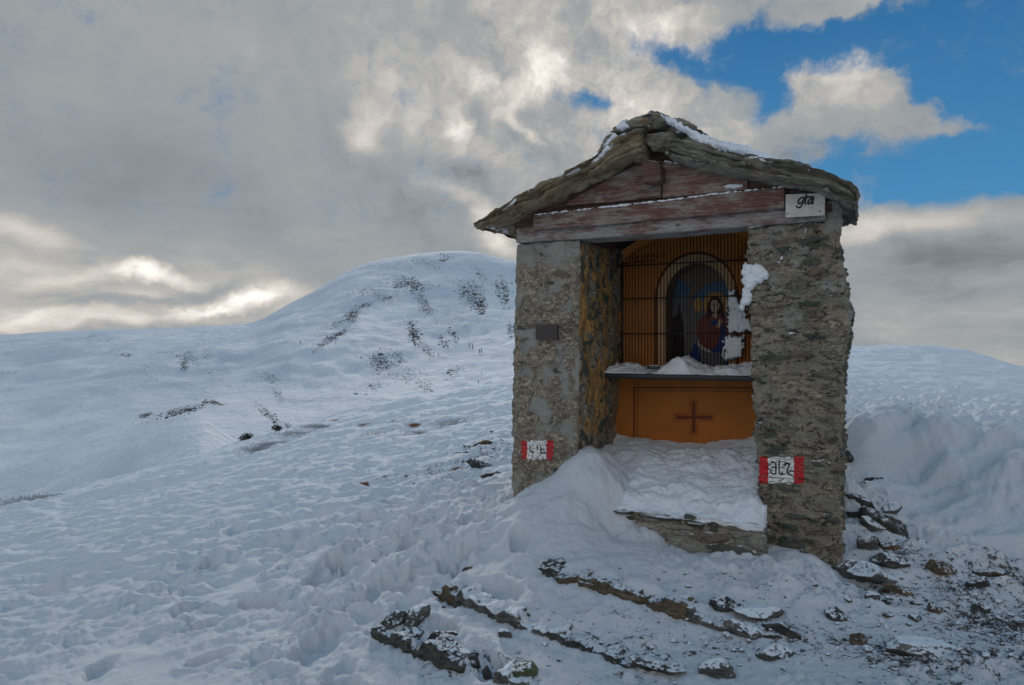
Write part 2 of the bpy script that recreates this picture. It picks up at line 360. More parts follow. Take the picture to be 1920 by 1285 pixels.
def stonework(name, mort, mort2, grit=.0, peb=(34, 34, 34), cover=0.0):
    def b(t, bs):
        a1 = t.a('ShaderNodeAttribute', attribute_name='stone').outputs['Fac']
        a2 = t.a('ShaderNodeAttribute', attribute_name='tone').outputs['Fac']
        a3 = t.a('ShaderNodeAttribute', attribute_name='patch').outputs['Fac']
        a4 = t.a('ShaderNodeAttribute', attribute_name='ochre').outputs['Fac']
        big = t.noise(t.oc, 5, 6, .6); fine = t.noise(t.oc, 60, 5, .75); gr = t.noise(t.oc, 130, 3, .7)
        mcol = t.mix(t.mr(big, .35, .65), mort, mort2)
        mcol = t.mix(t.mr(fine, .35, .7, 0, .75), mcol, tuple(x*.42 for x in mort))
        if grit: mcol = t.mix(t.mr(gr, .56, .66, 0, grit), mcol, (.42, .34, .26))
        rg = t.noise(t.scl(t.oc, (1, 1, 1.8)), 8, 7, .65, .6)
        crk = t.m('MULTIPLY', t.mr(t.m('ABSOLUTE', t.m('SUBTRACT', rg, .5)), .022, .004), t.mr(t.noise(t.oc, 3.5, 4), .44, .56))
        blot = t.mr(t.noise(t.scl(t.oc, (1, 1, 1.5)), 10, 6, .7), .58, .66)
        mcol = t.mix(t.m('MULTIPLY', blot, .6), mcol, tuple(x*.45 for x in mort))
        vw = t.a('ShaderNodeVectorMath', {0: t.oc, 1: t.scl(t.noise(t.oc, 12, 4, .6, out=1), (.05, .05, .05))}, operation='ADD').outputs[0]
        pb = t.a('ShaderNodeTexVoronoi', {'Vector': t.scl(vw, peb), 'Scale': 1.0}); pv = t.a('ShaderNodeSeparateColor', {0: pb.outputs['Color']}).outputs[0]
        pe = t.a('ShaderNodeTexVoronoi', {'Vector': t.scl(vw, peb), 'Scale': 1.0}, feature='DISTANCE_TO_EDGE').outputs[0]
        k_ = t.m('MULTIPLY', t.mr(pv, 0, 1, .62, 1.38, False), t.mr(pe, .0, .12, .52, 1.0))
        if cover: k_ = t.m('ADD', 1.0, t.m('MULTIPLY', t.m('SUBTRACT', k_, 1.0), t.mr(t.noise(t.scl(t.oc, (1, 1, 2)), 5, 5, .6), cover-.06, cover+.10)))
        mcol = t.a('ShaderNodeVectorMath', {0: mcol, 1: t.a('ShaderNodeCombineXYZ', {0: k_, 1: k_, 2: k_}).outputs[0]}, operation='MULTIPLY').outputs[0]
        smoothm = t.mix(t.mr(big, .3, .7), (.205, .21, .185), (.29, .29, .26))
        mcol = t.mix(a3, mcol, smoothm)
        och = t.mix(t.mr(t.noise(t.scl(t.oc, (1, 1, .5)), 14, 7, .7), .35, .62), (.20, .13, .075), (.66, .36, .11))
        mcol = t.mix(a4, mcol, och)
        mcol = t.mix(t.m('MULTIPLY', crk, .85), mcol, (.035, .035, .03))
        lay = t.noise(t.scl(t.oc, (1, 1, 6)), 22, 6, .7)
        s1 = t.mix(lay, (.03, .038, .032), (.19, .195, .16)); s2 = t.mix(lay, (.07, .05, .035), (.36, .30, .23)); s3 = t.mix(lay, (.025, .045, .036), (.13, .165, .13))
        scol = t.mix(t.mr(a2, .62, .74), t.mix(t.mr(a2, .25, .32), s3, s1), s2)
        c = t.mix(t.mr(t.m('ADD', a1, t.m('MULTIPLY', t.m('SUBTRACT', fine, .5), .55)), .40, .58), mcol, scol)
        g = t.a('ShaderNodeNewGeometry').outputs['Normal']; nz = t.a('ShaderNodeSeparateXYZ', {0: g}).outputs[2]
        fz = t.mr(t.m('ADD', nz, t.m('MULTIPLY', t.m('SUBTRACT', t.noise(t.oc, 9, 5, .7), .5), 1.3)), .86, .94)
        c = t.mix(fz, c, SNOWC)
        t.l.new(c, bs.inputs['Base Color']); bs.inputs['Roughness'].default_value = .85; bs.inputs['Specular IOR Level'].default_value = .3
        k = t.m('SUBTRACT', 1.0, t.m('MULTIPLY', a3, .75))
        h = t.m('ADD', t.m('MULTIPLY', t.m('MULTIPLY', fine, k), t.m('ADD', .010, t.m('MULTIPLY', t.mr(pe, 0, .15), .008))), t.m('MULTIPLY', t.m('MULTIPLY', lay, a1), .010))
        h = t.m('ADD', h, t.m('MULTIPLY', t.m('MULTIPLY', gr, k), .004))
        bump(t, bs, h, 1.0, 1.0)
    return mat(name, b)
M_wallL = stonework('gravelly_mortar_masonry', (.49, .41, .315), (.35, .31, .245), .45, (34, 34, 42))
M_wallR = stonework('slate_masonry', (.40, .35, .265), (.27, .255, .21), .15, (13, 13, 48), .52)
M_wallS = stonework('step_masonry', (.44, .41, .36), (.34, .335, .30), .1, (9, 9, 26), .42)
def wood(name, paint, worn, wornamt=.5, axis=(1, 8, 14)):
    def b(t, bs):
        p = t.scl(t.oc, axis); gr = t.noise(p, 6, 8, .62, 1.2); gr2 = t.noise(t.scl(t.oc, tuple(a*2.2 for a in axis)), 9, 5, .6)
        wm = t.mr(t.m('ADD', t.noise(t.scl(t.oc, (1, 2, 2.5)), 4.5, 6, .7), t.m('MULTIPLY', t.m('SUBTRACT', gr, .5), .5)), .60-wornamt*.3, .84-wornamt*.3)
        pc = t.mix(t.mr(gr, .35, .65), tuple(x*.45 for x in paint), paint)
        wc = t.mix(t.mr(gr2, .3, .7), tuple(x*.45 for x in worn), worn)
        c = t.mix(wm, pc, wc)
        kn = t.a('ShaderNodeTexVoronoi', {'Vector': t.scl(t.oc, (1.0, .2, 1.6)), 'Scale': 3.3}).outputs[0]
        c = t.mix(t.mr(kn, .075, .045, 0, .8), c, tuple(x*.3 for x in paint))
        rim = t.noise(t.oc, 75, 4, .8)
        g = t.a('ShaderNodeNewGeometry').outputs['Normal']; nz = t.a('ShaderNodeSeparateXYZ', {0: g}).outputs[2]
        fz = t.mr(t.m('ADD', nz, t.m('MULTIPLY', t.m('SUBTRACT', rim, .5), 1.8)), .72, .9)
        c = t.mix(fz, c, SNOWC)
        t.l.new(c, bs.inputs['Base Color']); bs.inputs['Roughness'].default_value = .7
        bump(t, bs, t.m('ADD', t.m('MULTIPLY', gr, .008), t.m('MULTIPLY', gr2, .003)), 1.0, 1.0)
    return mat(name, b)
M_woodA = wood('red_brown_board', (.21, .095, .072), (.36, .315, .285), .62)
M_woodB = wood('worn_red_board', (.25, .12, .085), (.42, .335, .28), .6)
M_woodC = wood('grey_weathered_beam', (.22, .11, .09), (.40, .385, .36), .95)
M_woodD = wood('dark_plank', (.15, .07, .055), (.26, .21, .18), .25)
M_plast = plain('orange_plaster', (.54, .19, .036), .8, .3, 6, .003)
M_plast2 = plain('orange_altar_plaster', (.43, .14, .020), .8, .38, 5, .004)
M_cream = plain('cream_plaster', (.60, .37, .19), .8, .12, 10, .001)
M_line = plain('brown_paint', (.15, .035, .008), .8, .1, 15, 0)
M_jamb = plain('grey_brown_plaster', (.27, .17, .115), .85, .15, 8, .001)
M_iron = plain('black_iron', (.016, .014, .014), .6, .3, 40, 0)
M_dark = plain('dark_sill', (.022, .022, .026), .45, .3, 12, .001)
M_black = plain('black_paint', (.008, .008, .008), .6, .1, 30, 0)
M_white = plain('white_paint', (.72, .74, .74), .8, .15, 60, .002)
M_red = plain('red_paint', (.52, .012, .022), .7, .25, 25, .002)
M_void = plain('dark_timber_soffit', (.03, .022, .018), .9, .3, 10, 0)
def _plate(t, bs):
    n = t.noise(t.oc, 14, 6, .6)
    c = t.mix(t.mr(n, .35, .65), (.44, .43, .38), (.58, .57, .52))
    t.l.new(c, bs.inputs['Base Color']); bs.inputs['Roughness'].default_value = .4
M_plate = mat('enamelled_plate', _plate)
M_rust = plain('rust', (.13, .05, .02), .9, .4, 60, .001)
M_plq = plain('dark_bronze_plaque', (.038, .030, .027), .5, .35, 60, .001)

# ------------------------------------------------------------------ the shrine's frame: x = along the front, y = into it
TH = math.atan2(FP, 2760.)*0+R(25.8); CT, ST = math.cos(TH), math.sin(TH)
Ov = np.array([.034, 5.596])
def front(px, py, d=0.0):
    r = (px-CX)/FP; t = (ST*Ov[0]+CT*Ov[1]+d)/(ST*r+CT)
    return CT*(t*r-Ov[0])-ST*(t-Ov[1]), EYE+(CY-py)/FP*t
def fpts(L_, d): return np.array([front(x, y, d) for x, y in L_])
def toworld(s, d): return Ov[0]+s*CT+d*ST, Ov[1]-s*ST+d*CT
def tolocal(x, y): return CT*(x-Ov[0])-ST*(y-Ov[1]), ST*(x-Ov[0])+CT*(y-Ov[1])
SH = dict(loc=(Ov[0], Ov[1], 0), rz=-TH)
shrine = empty('wayside_shrine', (Ov[0], Ov[1], 0), -TH)
tag(shrine, 'small stone wayside shrine with slab roof, timber gable and barred orange niche', 'shrine')

# ------------------------------------------------------------------ near ground
CP = []
def gp(px, py, Y): CP.append(((px-CX)/FP*Y, Y, EYE-(py-CY)/FP*Y))
for q in [(-200,1285,4.4),(0,1285,4.05),(350,1285,3.75),(700,1285,3.5),(950,1285,3.3),(1200,1285,3.2),(1500,1285,3.1),(1920,1285,3.1),(2200,1285,3.1),
          (0,1100,6.85),(0,1010,9.8),(0,952,14),(100,1200,4.7),(100,1100,6.2),(100,1000,9.2),(115,927,15.5),(250,893,17.5),(-300,1040,12),(-300,1150,6.6),
          (400,1200,4.35),(400,1100,5.4),(400,1000,7.2),(400,930,9.8),(400,880,14),(420,843,19),(500,820,20),(560,805,20.5),
          (700,1200,3.95),(700,1100,4.75),(700,1000,6.0),(700,900,9.0),(700,830,13),(700,765,21.5),(830,740,23),(965,708,25),(830,790,14.5),(830,850,10.3),
          (960,900,7.2),(960,850,9.0),(960,790,13),(870,930,6.6),(870,975,5.7),(800,1020,5.15),
          (870,1080,4.55),(1000,1100,4.2),(1000,1030,4.62),(1100,1060,4.3),(1200,1050,4.35),(1300,1100,4.08),(1400,1150,3.85),(1200,1150,3.8),(1500,1150,3.88),
          (1500,1230,3.4),(1300,1230,3.42),(1100,1200,3.65),(900,1200,3.72),(1700,1200,3.6),(1900,1200,3.65),(1900,1120,4.25),(1750,1120,4.25),(1660,1080,4.5),(1640,1000,5.1),
          (1610,930,5.6),(1720,1040,4.75),(1800,1060,4.6),(1920,1075,4.6),
          (1645,785,6.7),(1720,797,6.5),(1780,812,6.3),(1850,822,6.1),(1920,850,5.8),(2050,880,5.6),(1605,815,6.3),(1690,900,5.9),(1760,960,5.4),(1850,950,5.3),(1920,960,5.2),
          (1900,790,9),(1600,778,9.6),(1750,775,11),(1600,720,16),(1750,730,16),(1600,690,22),(1900,745,15),(1900,715,20),(1750,695,22),
          (1590,652,32),(1680,653,32),(1760,655,31),(1812,658,29),(1860,673,28.5),(1920,691,27),(2100,740,26),(2400,800,20),(1300,700,26),(1300,655,34)]: gp(*q)
CP += [(2.7, 7.7, .50), (3.6, 7.6, .42), (4.6, 7.4, .40), (5.6, 7.2, .42)]   # wind scoop behind the drift
def lp(s, d, z): x, y = toworld(s, d); CP.append((x, y, z))
for q in [(0,-.06,.32),(-.12,.5,.31),(.2,-.08,.46),(.36,-.1,.56),(.54,-.06,.71),(.54,.3,.74),(.66,-.12,.68),(.78,-.16,.58),(.84,-.26,.38),(.86,-.36,.30),(.36,-.42,.42),(.15,-.5,.32),(.60,-.55,.40),
          (1.1,-.32,.235),(1.4,-.3,.17),(1.72,-.25,.16),(1.9,-.12,.21),(2.02,-.08,.235),(2.15,-.1,.18),(2.3,-.05,.09),(2.35,.5,.28),(2.45,1.0,.42),(1.2,.4,.2),(1.2,.9,.3),(.3,.8,.4),
          (0,1.6,.4),(1.2,1.9,.4),(2.2,1.9,.5),(1.2,.0,.15)]: lp(*q)
CP += [(-16,22,-5.2),(-9,30,-4.6),(-3,34,-2.5),(0,38,-1.2),(8,42,-.2),(18,44,-.6),(30,40,-2.5),(-26,14,-6.5),(-30,4,-7),(-14,0,-2.2),(-8,-4,-1.1),(0,-5,-.15),(0,0,0),(2,1.5,.02),(-2,1.5,-.12),(8,-4,.3),(10,5,.35),(16,8,.3),
       (24,0,.2),(30,14,-.8),(-20,-18,-5),(0,-20,-.8),(20,-20,0),(-4,2.5,-.45),(5,2,.15),(0,60,-8),(-40,50,-14),(40,60,-10),(-45,20,-12),(45,20,-4),(0,-45,-4),(-40,-40,-10),(40,-40,-4),(25,60,-8)]
CP = np.array(CP)
def tps_fit(P, z, lam):
    n = len(P); d2 = ((P[:, None]-P[None])**2).sum(-1); K = .5*d2*np.log(d2+1e-12); K[np.diag_indices(n)] = lam
    A = np.zeros((n+3, n+3)); A[:n, :n] = K; A[:n, n] = 1; A[:n, n+1:] = P; A[n, :n] = 1; A[n+1:, :n] = P.T
    return np.linalg.solve(A, np.concatenate([z, np.zeros(3)]))
_w = tps_fit(CP[:, :2], CP[:, 2], 2e-3)
def base_z(x, y):
    x = np.asarray(x, float); y = np.asarray(y, float); sh = x.shape; x = x.ravel(); y = y.ravel(); out = np.empty(len(x))
    for i in range(0, len(x), 60000):
        a, b = x[i:i+60000], y[i:i+60000]
        d2 = (a[:, None]-CP[None, :, 0])**2+(b[:, None]-CP[None, :, 1])**2
        out[i:i+60000] = (.5*d2*np.log(d2+1e-12))@_w[:len(CP)]+_w[-3]+_w[-2]*a+_w[-1]*b
    return out.reshape(sh)
def hit(px, py, f=None, Ys=None):
    """the point where a sight line meets the near ground"""
    f = f or base_z; Ys = np.linspace(2.4, 34, 1600) if Ys is None else Ys
    X = (px-CX)/FP*Ys; Z = EYE-(py-CY)/FP*Ys; g = f(X, Ys); i = int(np.argmax(Z < g))
    if i == 0: i = len(Ys)-1
    return np.array([X[i], Ys[i], g[i]])
# low rock ledges that step the snow down: polylines on the ground
LEDG = [([(812,1112),(870,1135),(935,1166),(1000,1186),(1090,1216),(1180,1247),(1270,1262)], [.03,.055,.06,.032,.032,.028,.02]),
        ([(1015,1072),(1055,1092),(1125,1108),(1200,1135),(1290,1166),(1380,1190),(1470,1200)], [.04,.025,.022,.055,.07,.05,.035]),
        ([(700,1196),(760,1224),(830,1252),(900,1275),(1000,1300)], [.05,.055,.06,.04,.03])]
LEDG = [([tuple(hit(*p)[:2]) for p in L_], h) for L_, h in LEDG]
BARE = [(1850,1150,.9,.8,.55),(1800,1230,1.0,.55,.60),(1560,1220,.45,.35,.50),(1450,1190,.35,.25,.55),(1660,1030,.30,.5,.55),(1650,1120,.35,.3,.58),(1620,930,.18,.35,.5),(1890,1090,.7,.35,.60),
        (860,880,1.1,.8,.50),(915,852,.6,.8,.52),(790,893,.7,.4,.46),(880,785,1.4,1.2,.42),(930,835,.8,1.2,.44),(720,800,2.0,1.6,.36),(690,910,.4,.3,.35),(760,790,1.4,1.2,.36),
        (1600,777,.9,.5,.45),(1720,778,1.6,.6,.40),(900,1210,.5,.2,.34),(1350,1215,.5,.25,.42),(850,1240,.4,.22,.45),(1050,1170,.7,.22,.36),(1250,1210,.6,.25,.38),(1120,1120,.6,.2,.30),(800,1180,.35,.2,.38),(1400,1110,.5,.2,.34),(950,1240,.5,.2,.38),(1150,1270,.6,.2,.36)]
BARE = [(hit(px, py), a, b, k) for px, py, a, b, k in BARE]
def ledges(x, y):
    z = 0; face = 0
    for L_, h in LEDG:
        P = np.array(L_); m_ = (x > P[:, 0].min()-.8) & (x < P[:, 0].max()+.8) & (y > P[:, 1].min()-.8) & (y < P[:, 1].max()+.9)
        if not m_.any(): continue
        xx, yy = x[m_], y[m_]; wob = .016*fb2(xx*4, yy*4, 3)+.004*pn2(xx*30, yy*30)
        D, s_ = dseg(xx, yy, P); sd_ = D*s_+wob
        hs = np.interp(xx, P[:, 0], np.array(h))*sst(P[0, 0]-.1, P[0, 0]+.02, xx)*sst(P[-1, 0]+.1, P[-1, 0]-.05, xx)
        hs = hs*(.35+.95*sst(-.35, .35, fb2(xx*5+5, yy*5, 2)))
        up = sst(-.012, .014, sd_)*np.exp(-np.maximum(sd_, 0)/.30)*sst(.8, .1, D)
        zz = np.zeros(x.shape); zz[m_] = hs*up; z = z+zz
        ff = np.zeros(x.shape); ff[m_] = sst(.016, .009, np.abs(sd_))*sst(.010, .020, hs)*0; face = np.maximum(face, ff)
    return z, face
CREST = [((px-CX)/FP*Y_, Y_) for px, Y_ in [(1600, 6.6), (1645, 6.7), (1720, 6.5), (1780, 6.3), (1850, 6.1), (1920, 5.8), (2050, 5.6)]]
def clump(x, y):
    """lumpy, wind-packed snow"""
    wx = x+.04*pn2(x*6, y*6); wy = y+.04*pn2(x*6+9, y*6)
    v1 = vor2(wx*6.5, wy*6.5); v2 = vor2(wx*15+3, wy*15); v3 = vor2(wx*34, wy*34+7)
    v0 = vor2(wx*2.7+5, wy*3.4)
    return 2.1*(.040*(1-v0**1.5)+.034*(1-v1**1.6)+.017*(1-v2**1.5)+.008*(1-v3))
_r = np.random.default_rng(11); STEPS = []
for (ax, ay), (bx, by), n_ in [((-1.0, 3.6), (-.35, 6.2), 9), ((-.2, 3.5), (-.9, 5.6), 7), ((-2.2, 3.6), (-2.9, 7.5), 8), ((2.6, 3.3), (3.6, 4.6), 6)]:
    for k_ in range(n_):
        t_ = k_/(n_-1); a_ = math.atan2(by-ay, bx-ax); sd_ = .13*(1 if k_ % 2 else -1)
        STEPS.append((ax+(bx-ax)*t_-math.sin(a_)*sd_+_r.normal()*.05, ay+(by-ay)*t_+math.cos(a_)*sd_+_r.normal()*.05, a_+_r.normal()*.25, _r.uniform(.85, 1.3), _r.uniform(.03, .075)))
for _ in range(26): STEPS.append((-.9+_r.normal()*.55, 5.0+_r.normal()*.65, _r.random()*3, _r.uniform(.7, 1.5), _r.uniform(.03, .09)))
def ground_full(x, y):
    z = base_z(x, y); r = np.hypot(x, y)
    lz, face = ledges(x, y)
    near = sst(30, 6, r)
    rough = np.clip(.50+1.1*fb2(x*.8+y*.3+3, y*1.1-x*.35, 3)+.4*fb2(x*3, y*3+4, 2), .05, 1.45)
    s_, d_ = tolocal(x, y)
    bank = sst(.75, .2, np.hypot((s_-.25)*.8, (d_+.35)*1.0))            # the smooth drift against the left pillar
    drift = sst(1.6, .6, np.hypot((x-4.3)*.55, (y-5.9)*1.0))             # and the big one to the right
    rough = rough*(1-.70*bank)*(1-.15*drift)*(.45+.55*sst(-5, .5, x*.9-(y-6)*.30))
    rough = rough+.8*np.exp(-((x-6.5)/3.5)**2-((y-11)/4)**2)
    foot = np.exp(-((x+.2)/1.5)**2-((y-5.0)/1.5)**2)
    rough = rough+.35*foot
    c = clump(x, y)
    slabz = np.zeros(x.shape)
    for L_, _h in LEDG:
        P = np.array(L_); m_ = (x > P[:, 0].min()-.7) & (x < P[:, 0].max()+.7) & (y > P[:, 1].min()-.7) & (y < P[:, 1].max()+.7)
        if m_.any(): slabz[m_] = np.maximum(slabz[m_], sst(.6, .15, dseg(x[m_], y[m_], P)[0]))
    rough = rough*(1-.80*slabz); z = z+.012*fb2(x*11, y*11, 4)*slabz
    z = z+(c-.11)*rough*near+.035*fb2(x*1.1, y*1.6, 3)*sst(3, 6, r)*(1-bank)+lz
    dc = np.array(CREST); Dc, sc_ = dseg(x, y, dc); sdc = Dc*sc_+.05*fb2(x*2, y*2, 3)
    z = z+.10*np.where(sdc > 0, np.exp(-(sdc/.16)**2), np.exp(-(sdc/.55)**2))*sst(dc[0, 0]-.1, dc[0, 0]+.5, x)
    lump = np.exp(-((x-6.5)/3.5)**2-((y-11)/3.5)**2)
    z = z+lump*.10*fb2(x*1.6, y*1.2, 4)
    sas = fb2(x*.9+y*.5, y*2.6-x*.6, 4)                                   # wind ripples across the slope
    z = z+.045*sas*sst(3.5, 8, r)+.016*fb2(x*5+y*2, y*7, 3)*sst(3, 6, r)+.09*fb2(x*.35+y*.3, y*.9, 4)*sst(7, 16, r)+.05*(1-np.abs(fb2(x*.8+y*.6+4, y*2.2-x*.5, 3))*2)*sst(3.5, 7, r)*sst(25, 14, r)
    bare = np.zeros(x.shape)
    for c_, a, b, k in BARE:
        q = ((x-c_[0])/a)**2+((y-c_[1])/b)**2
        bare = np.maximum(bare, k*np.exp(-q*.8))
    bare = bare*(.8+.35*fb2(x*2.5, y*2.5, 3))
    bare = np.maximum(bare, face*.95)
    pit = sst(.3, .6, bare)
    z = z+pit*.016*fb2(x*22, y*22, 3)*near
    for fx, fy, fa, fs, fd in STEPS:
        m_ = (np.abs(x-fx) < .4) & (np.abs(y-fy) < .4)
        if m_.any():
            dx, dy = x[m_]-fx, y[m_]-fy; u = (dx*math.cos(fa)+dy*math.sin(fa))/(.15*fs); v = (-dx*math.sin(fa)+dy*math.cos(fa))/(.075*fs)
            q = np.sqrt(u*u+v*v)+.25*fb2(x[m_]*14, y[m_]*14, 2)
            z[m_] += -fd*sst(1.15, .65, q)+.25*fd*np.exp(-((q-1.45)/.3)**2)
    return z, np.clip(bare, 0, 1)
azs = np.concatenate([np.arange(-180, -52, 4.), np.arange(-52, -40, .6), np.linspace(-40, 40, 1000), np.arange(40.6, 52, .6), np.arange(52, 180.1, 4.)])
rs = np.concatenate([[.02, .5, 1., 1.5, 2., 2.4], np.exp(np.linspace(np.log(2.7), np.log(70), 860))])
A, RR = np.meshgrid(np.radians(azs), rs, indexing='ij'); X = RR*np.sin(A); Y = RR*np.cos(A)
Z, BA = ground_full(X.ravel(), Y.ravel()); nA, nR = A.shape
Z = Z.reshape(nA, nR); Z -= sst(55, 70, RR)*8
i = (np.arange(nA-1)[:, None]*nR+np.arange(nR-1)[None]).ravel()
g = mk('ground', np.stack([X.ravel(), Y.ravel(), Z.ravel()], 1), np.stack([i, i+nR, i+nR+1, i+1], 1)[:, ::-1], M_ground, attrs={'bare': BA})
g.data.flip_normals() if g.data.polygons[5000].normal.z < 0 else None
tag(g, 'lumpy snow covered slope falling away to the left', kind='structure')
del A, RR, X, Y, Z, BA

# ------------------------------------------------------------------ far hills
cols = np.array([-2500,-900,-300,0,150,270,373,455,560,700,850,965,1150,1400,1700,2200,4500], float)
rows = [ (52,  [1300,1250,1200,1150,1130,1110,1100,1100,1080,1000,960,950,950,950,950,1000,1100]),
         (72,  [1200,1150,1060,1000,950,880,850,890,905,905,890,880,880,880,900,950,1000]),
         (95,  [1100,1050,990,944,880,817,788,831,850,858,858,850,850,860,880,900,950]),
         (125, [1040,1010,985,950,905,855,828,845,848,850,848,845,850,855,860,880,900]),
         (190, [900,880,838,835,820,800,780,785,790,790,785,780,800,820,840,860,880]),
         (280, [800,790,765,756,744,735,733,735,735,728,722,715,740,780,810,830,840]),
         (390, [735,725,708,700,690,680,672,668,642,645,650,650,690,750,790,800,800]),
         (500, [700,690,672,664,655,645,638,632,600,585,590,600,650,720,770,780,780]),
         (620, [680,668,648,640,632,626,621,615,575,522,530,540,610,700,750,760,760]),
         (740, [665,650,633,628,620.5,616.5,613,609,561,491,471,489,585,690,740,745,745]),
         (960, [670,660,645,640,634,630,627,622,590,525,505,520,600,700,740,745,745]),
         (1800,[675,670,665,663,663,663,663,663,660,650,645,650,680,700,735,735,735]),
         (4000,[670,668,666,665,665,665,665,665,665,665,665,668,690,700,735,735,735])]
def pchip(x, y, xi):
    h = np.diff(x); d = np.diff(y, axis=0)/h[:, None]; m_ = np.zeros_like(y)
    w1 = 2*h[1:]+h[:-1]; w2 = h[1:]+2*h[:-1]; ok = d[:-1]*d[1:] > 0
    with np.errstate(all='ignore'): hm = (w1+w2)[:, None]/(w1[:, None]/d[:-1]+w2[:, None]/d[1:])
    m_[1:-1] = np.where(ok, hm, 0); m_[0] = d[0]; m_[-1] = d[-1]
    k = np.clip(np.searchsorted(x, xi)-1, 0, len(x)-2); t = ((xi-x[k])/h[k])[:, None]; hk = h[k][:, None]
    return y[k]*(2*t**3-3*t**2+1)+m_[k]*hk*(t**3-2*t**2+t)+y[k+1]*(3*t**2-2*t**3)+m_[k+1]*hk*(t**3-t**2)
pxg = np.concatenate([np.linspace(-2500, -150, 60), np.linspace(-140, 1100, 500), np.linspace(1110, 4500, 90)])
Yg = np.exp(np.linspace(np.log(52), np.log(4000), 420))
YR = np.array([r for r, _ in rows]); PYm = np.array([c for _, c in rows], float)
PYc = pchip(cols, PYm.T, pxg)                       # px x rows
PYf = pchip(np.log(YR), PYc.T, np.log(Yg))          # Y x px
def hill_disp(x, y):
    return 4.0*fb2(x/70, y/110, 4)*sst(100, 400, y)*sst(900, 600, y)+(.12+.38*sst(150, 400, y))*fb2(x/9, y/14, 4)+1.8*fb2(x/38+.3*fb2(x/90, y/90, 2), y/60, 3)*sst(80, 200, y)*sst(900, 700, y)
GX = (pxg[None]-CX)/FP*Yg[:, None]; GY = np.repeat(Yg[:, None], len(pxg), 1)
GZ = EYE-(PYf-CY)/FP*GY
crest = np.exp(-((GY-740)/90)**2)
GZ = GZ+hill_disp(GX.ravel(), GY.ravel()).reshape(GZ.shape)*(1-.75*crest)
def hill_at(px, py, jit=False):
    """distance at which a sight line meets the hills"""
    c = np.argmin(abs(pxg-px)); px = px+rng.uniform(-.4, .4) if jit else px; col = EYE-(py-CY)/FP*Yg; v = (col < GZ[:, c]) & (Yg > 150)
    i_ = int(np.argmax(v)) if v.any() else 300
    Yc, Zc = Yg[i_], GZ[i_, c]
    if i_ > 0:
        a0 = col[i_-1]-GZ[i_-1, c]; a1 = col[i_]-GZ[i_, c]; t = float(np.clip(a0/(a0-a1+1e-9), 0, 1)); Yc = Yg[i_-1]+t*(Yg[i_]-Yg[i_-1]); Zc = GZ[i_-1, c]+t*(GZ[i_, c]-GZ[i_-1, c])
    return np.array([(px-CX)/FP*Yc, Yc, Zc])
SCREE = [ # px, py, half w, half h (px), rotation, count, size m
    (790,490,60,8,-6,35,1.2),(835,483,18,6,10,16,2.0),(760,532,45,14,-8,120,1.3),(778,535,22,11,-20,60,1.9),(690,545,40,8,8,70,.9),(725,560,28,8,-10,70,.9),(683,572,22,4,14,60,.9),
    (662,592,15,12,35,110,1.3),(630,608,36,7,18,60,.7),(628,632,32,7,30,120,1.0),(600,650,20,6,30,30,.8),(795,570,32,12,-52,90,1.2),(775,625,10,24,12,110,1.4),(800,655,28,8,-48,45,1.0),
    (885,552,24,22,-50,120,1.9),(900,575,14,14,-40,55,2.2),(940,540,20,18,-50,55,1.8),(948,555,9,22,-10,35,2.0),(900,515,38,10,-40,40,1.0),(865,545,10,20,30,30,1.1),
    (715,680,26,18,-10,110,1.0),(745,668,24,10,-40,30,.9),(830,640,14,8,-50,20,1.4),(850,628,14,8,-60,22,1.4),(852,695,14,20,-50,25,1.0),(760,700,40,22,-40,45,.8),(790,720,30,14,-40,25,.9),
    (700,725,22,12,10,22,.9),(958,620,9,18,0,25,1.5),(810,500,40,8,-30,30,1.0),(860,590,40,40,-40,30,.7),(740,470+35,60,12,0,30,.7)]
SCREE2 = [(340,772,62,7,14,110,.75),(275,778,16,4,16,30,.7),(400,756,26,4,-10,30,.8),(345,686,10,10,-48,40,.75),(350,672,26,8,-10,50,.7),(390,668,22,5,20,18,.7),(235,667,14,3,-6,14,.8),(300,662,30,2,2,20,.6),
    (505,710,26,8,-20,40,.6),(520,740,16,8,-50,26,.6),(280,700,34,10,-20,30,.45),(505,780,28,8,-38,60,.7),(540,800,10,5,-30,14,.5),(200,640,90,8,0,20,.5),(20,700,20,3,0,10,.7),(130,637,20,3,0,10,.6),(420,820,12,6,-30,8,.45),(150,765,3,2,0,3,.6),(400,700,40,8,-20,18,.4)]
bareh = np.zeros(GZ.shape); PXG = np.repeat(pxg[None], len(Yg), 0)
for px, py, a, b, rot, n, s_ in SCREE+SCREE2:
    c_, sn = math.cos(R(rot)), math.sin(R(rot)); dx = PXG-px; dy = -(PYf-py)
    q = ((dx*c_+dy*sn)/(a*1.15))**2+((-dx*sn+dy*c_)/(b*1.3))**2
    bareh = np.maximum(bareh, min(.55, .30+n/(a*b)*.5)*np.exp(-q*1.1)*((GY > 140)))
nY, nP = GZ.shape; i = (np.arange(nY-1)[:, None]*nP+np.arange(nP-1)[None]).ravel()
h = mk('hills', np.stack([GX.ravel(), GY.ravel(), GZ.ravel()], 1), np.stack([i, i+1, i+nP+1, i+nP], 1), M_hill, attrs={'bare': bareh.ravel()})
tag(h, 'rounded snow covered mountain and the ridge to its left', kind='structure')
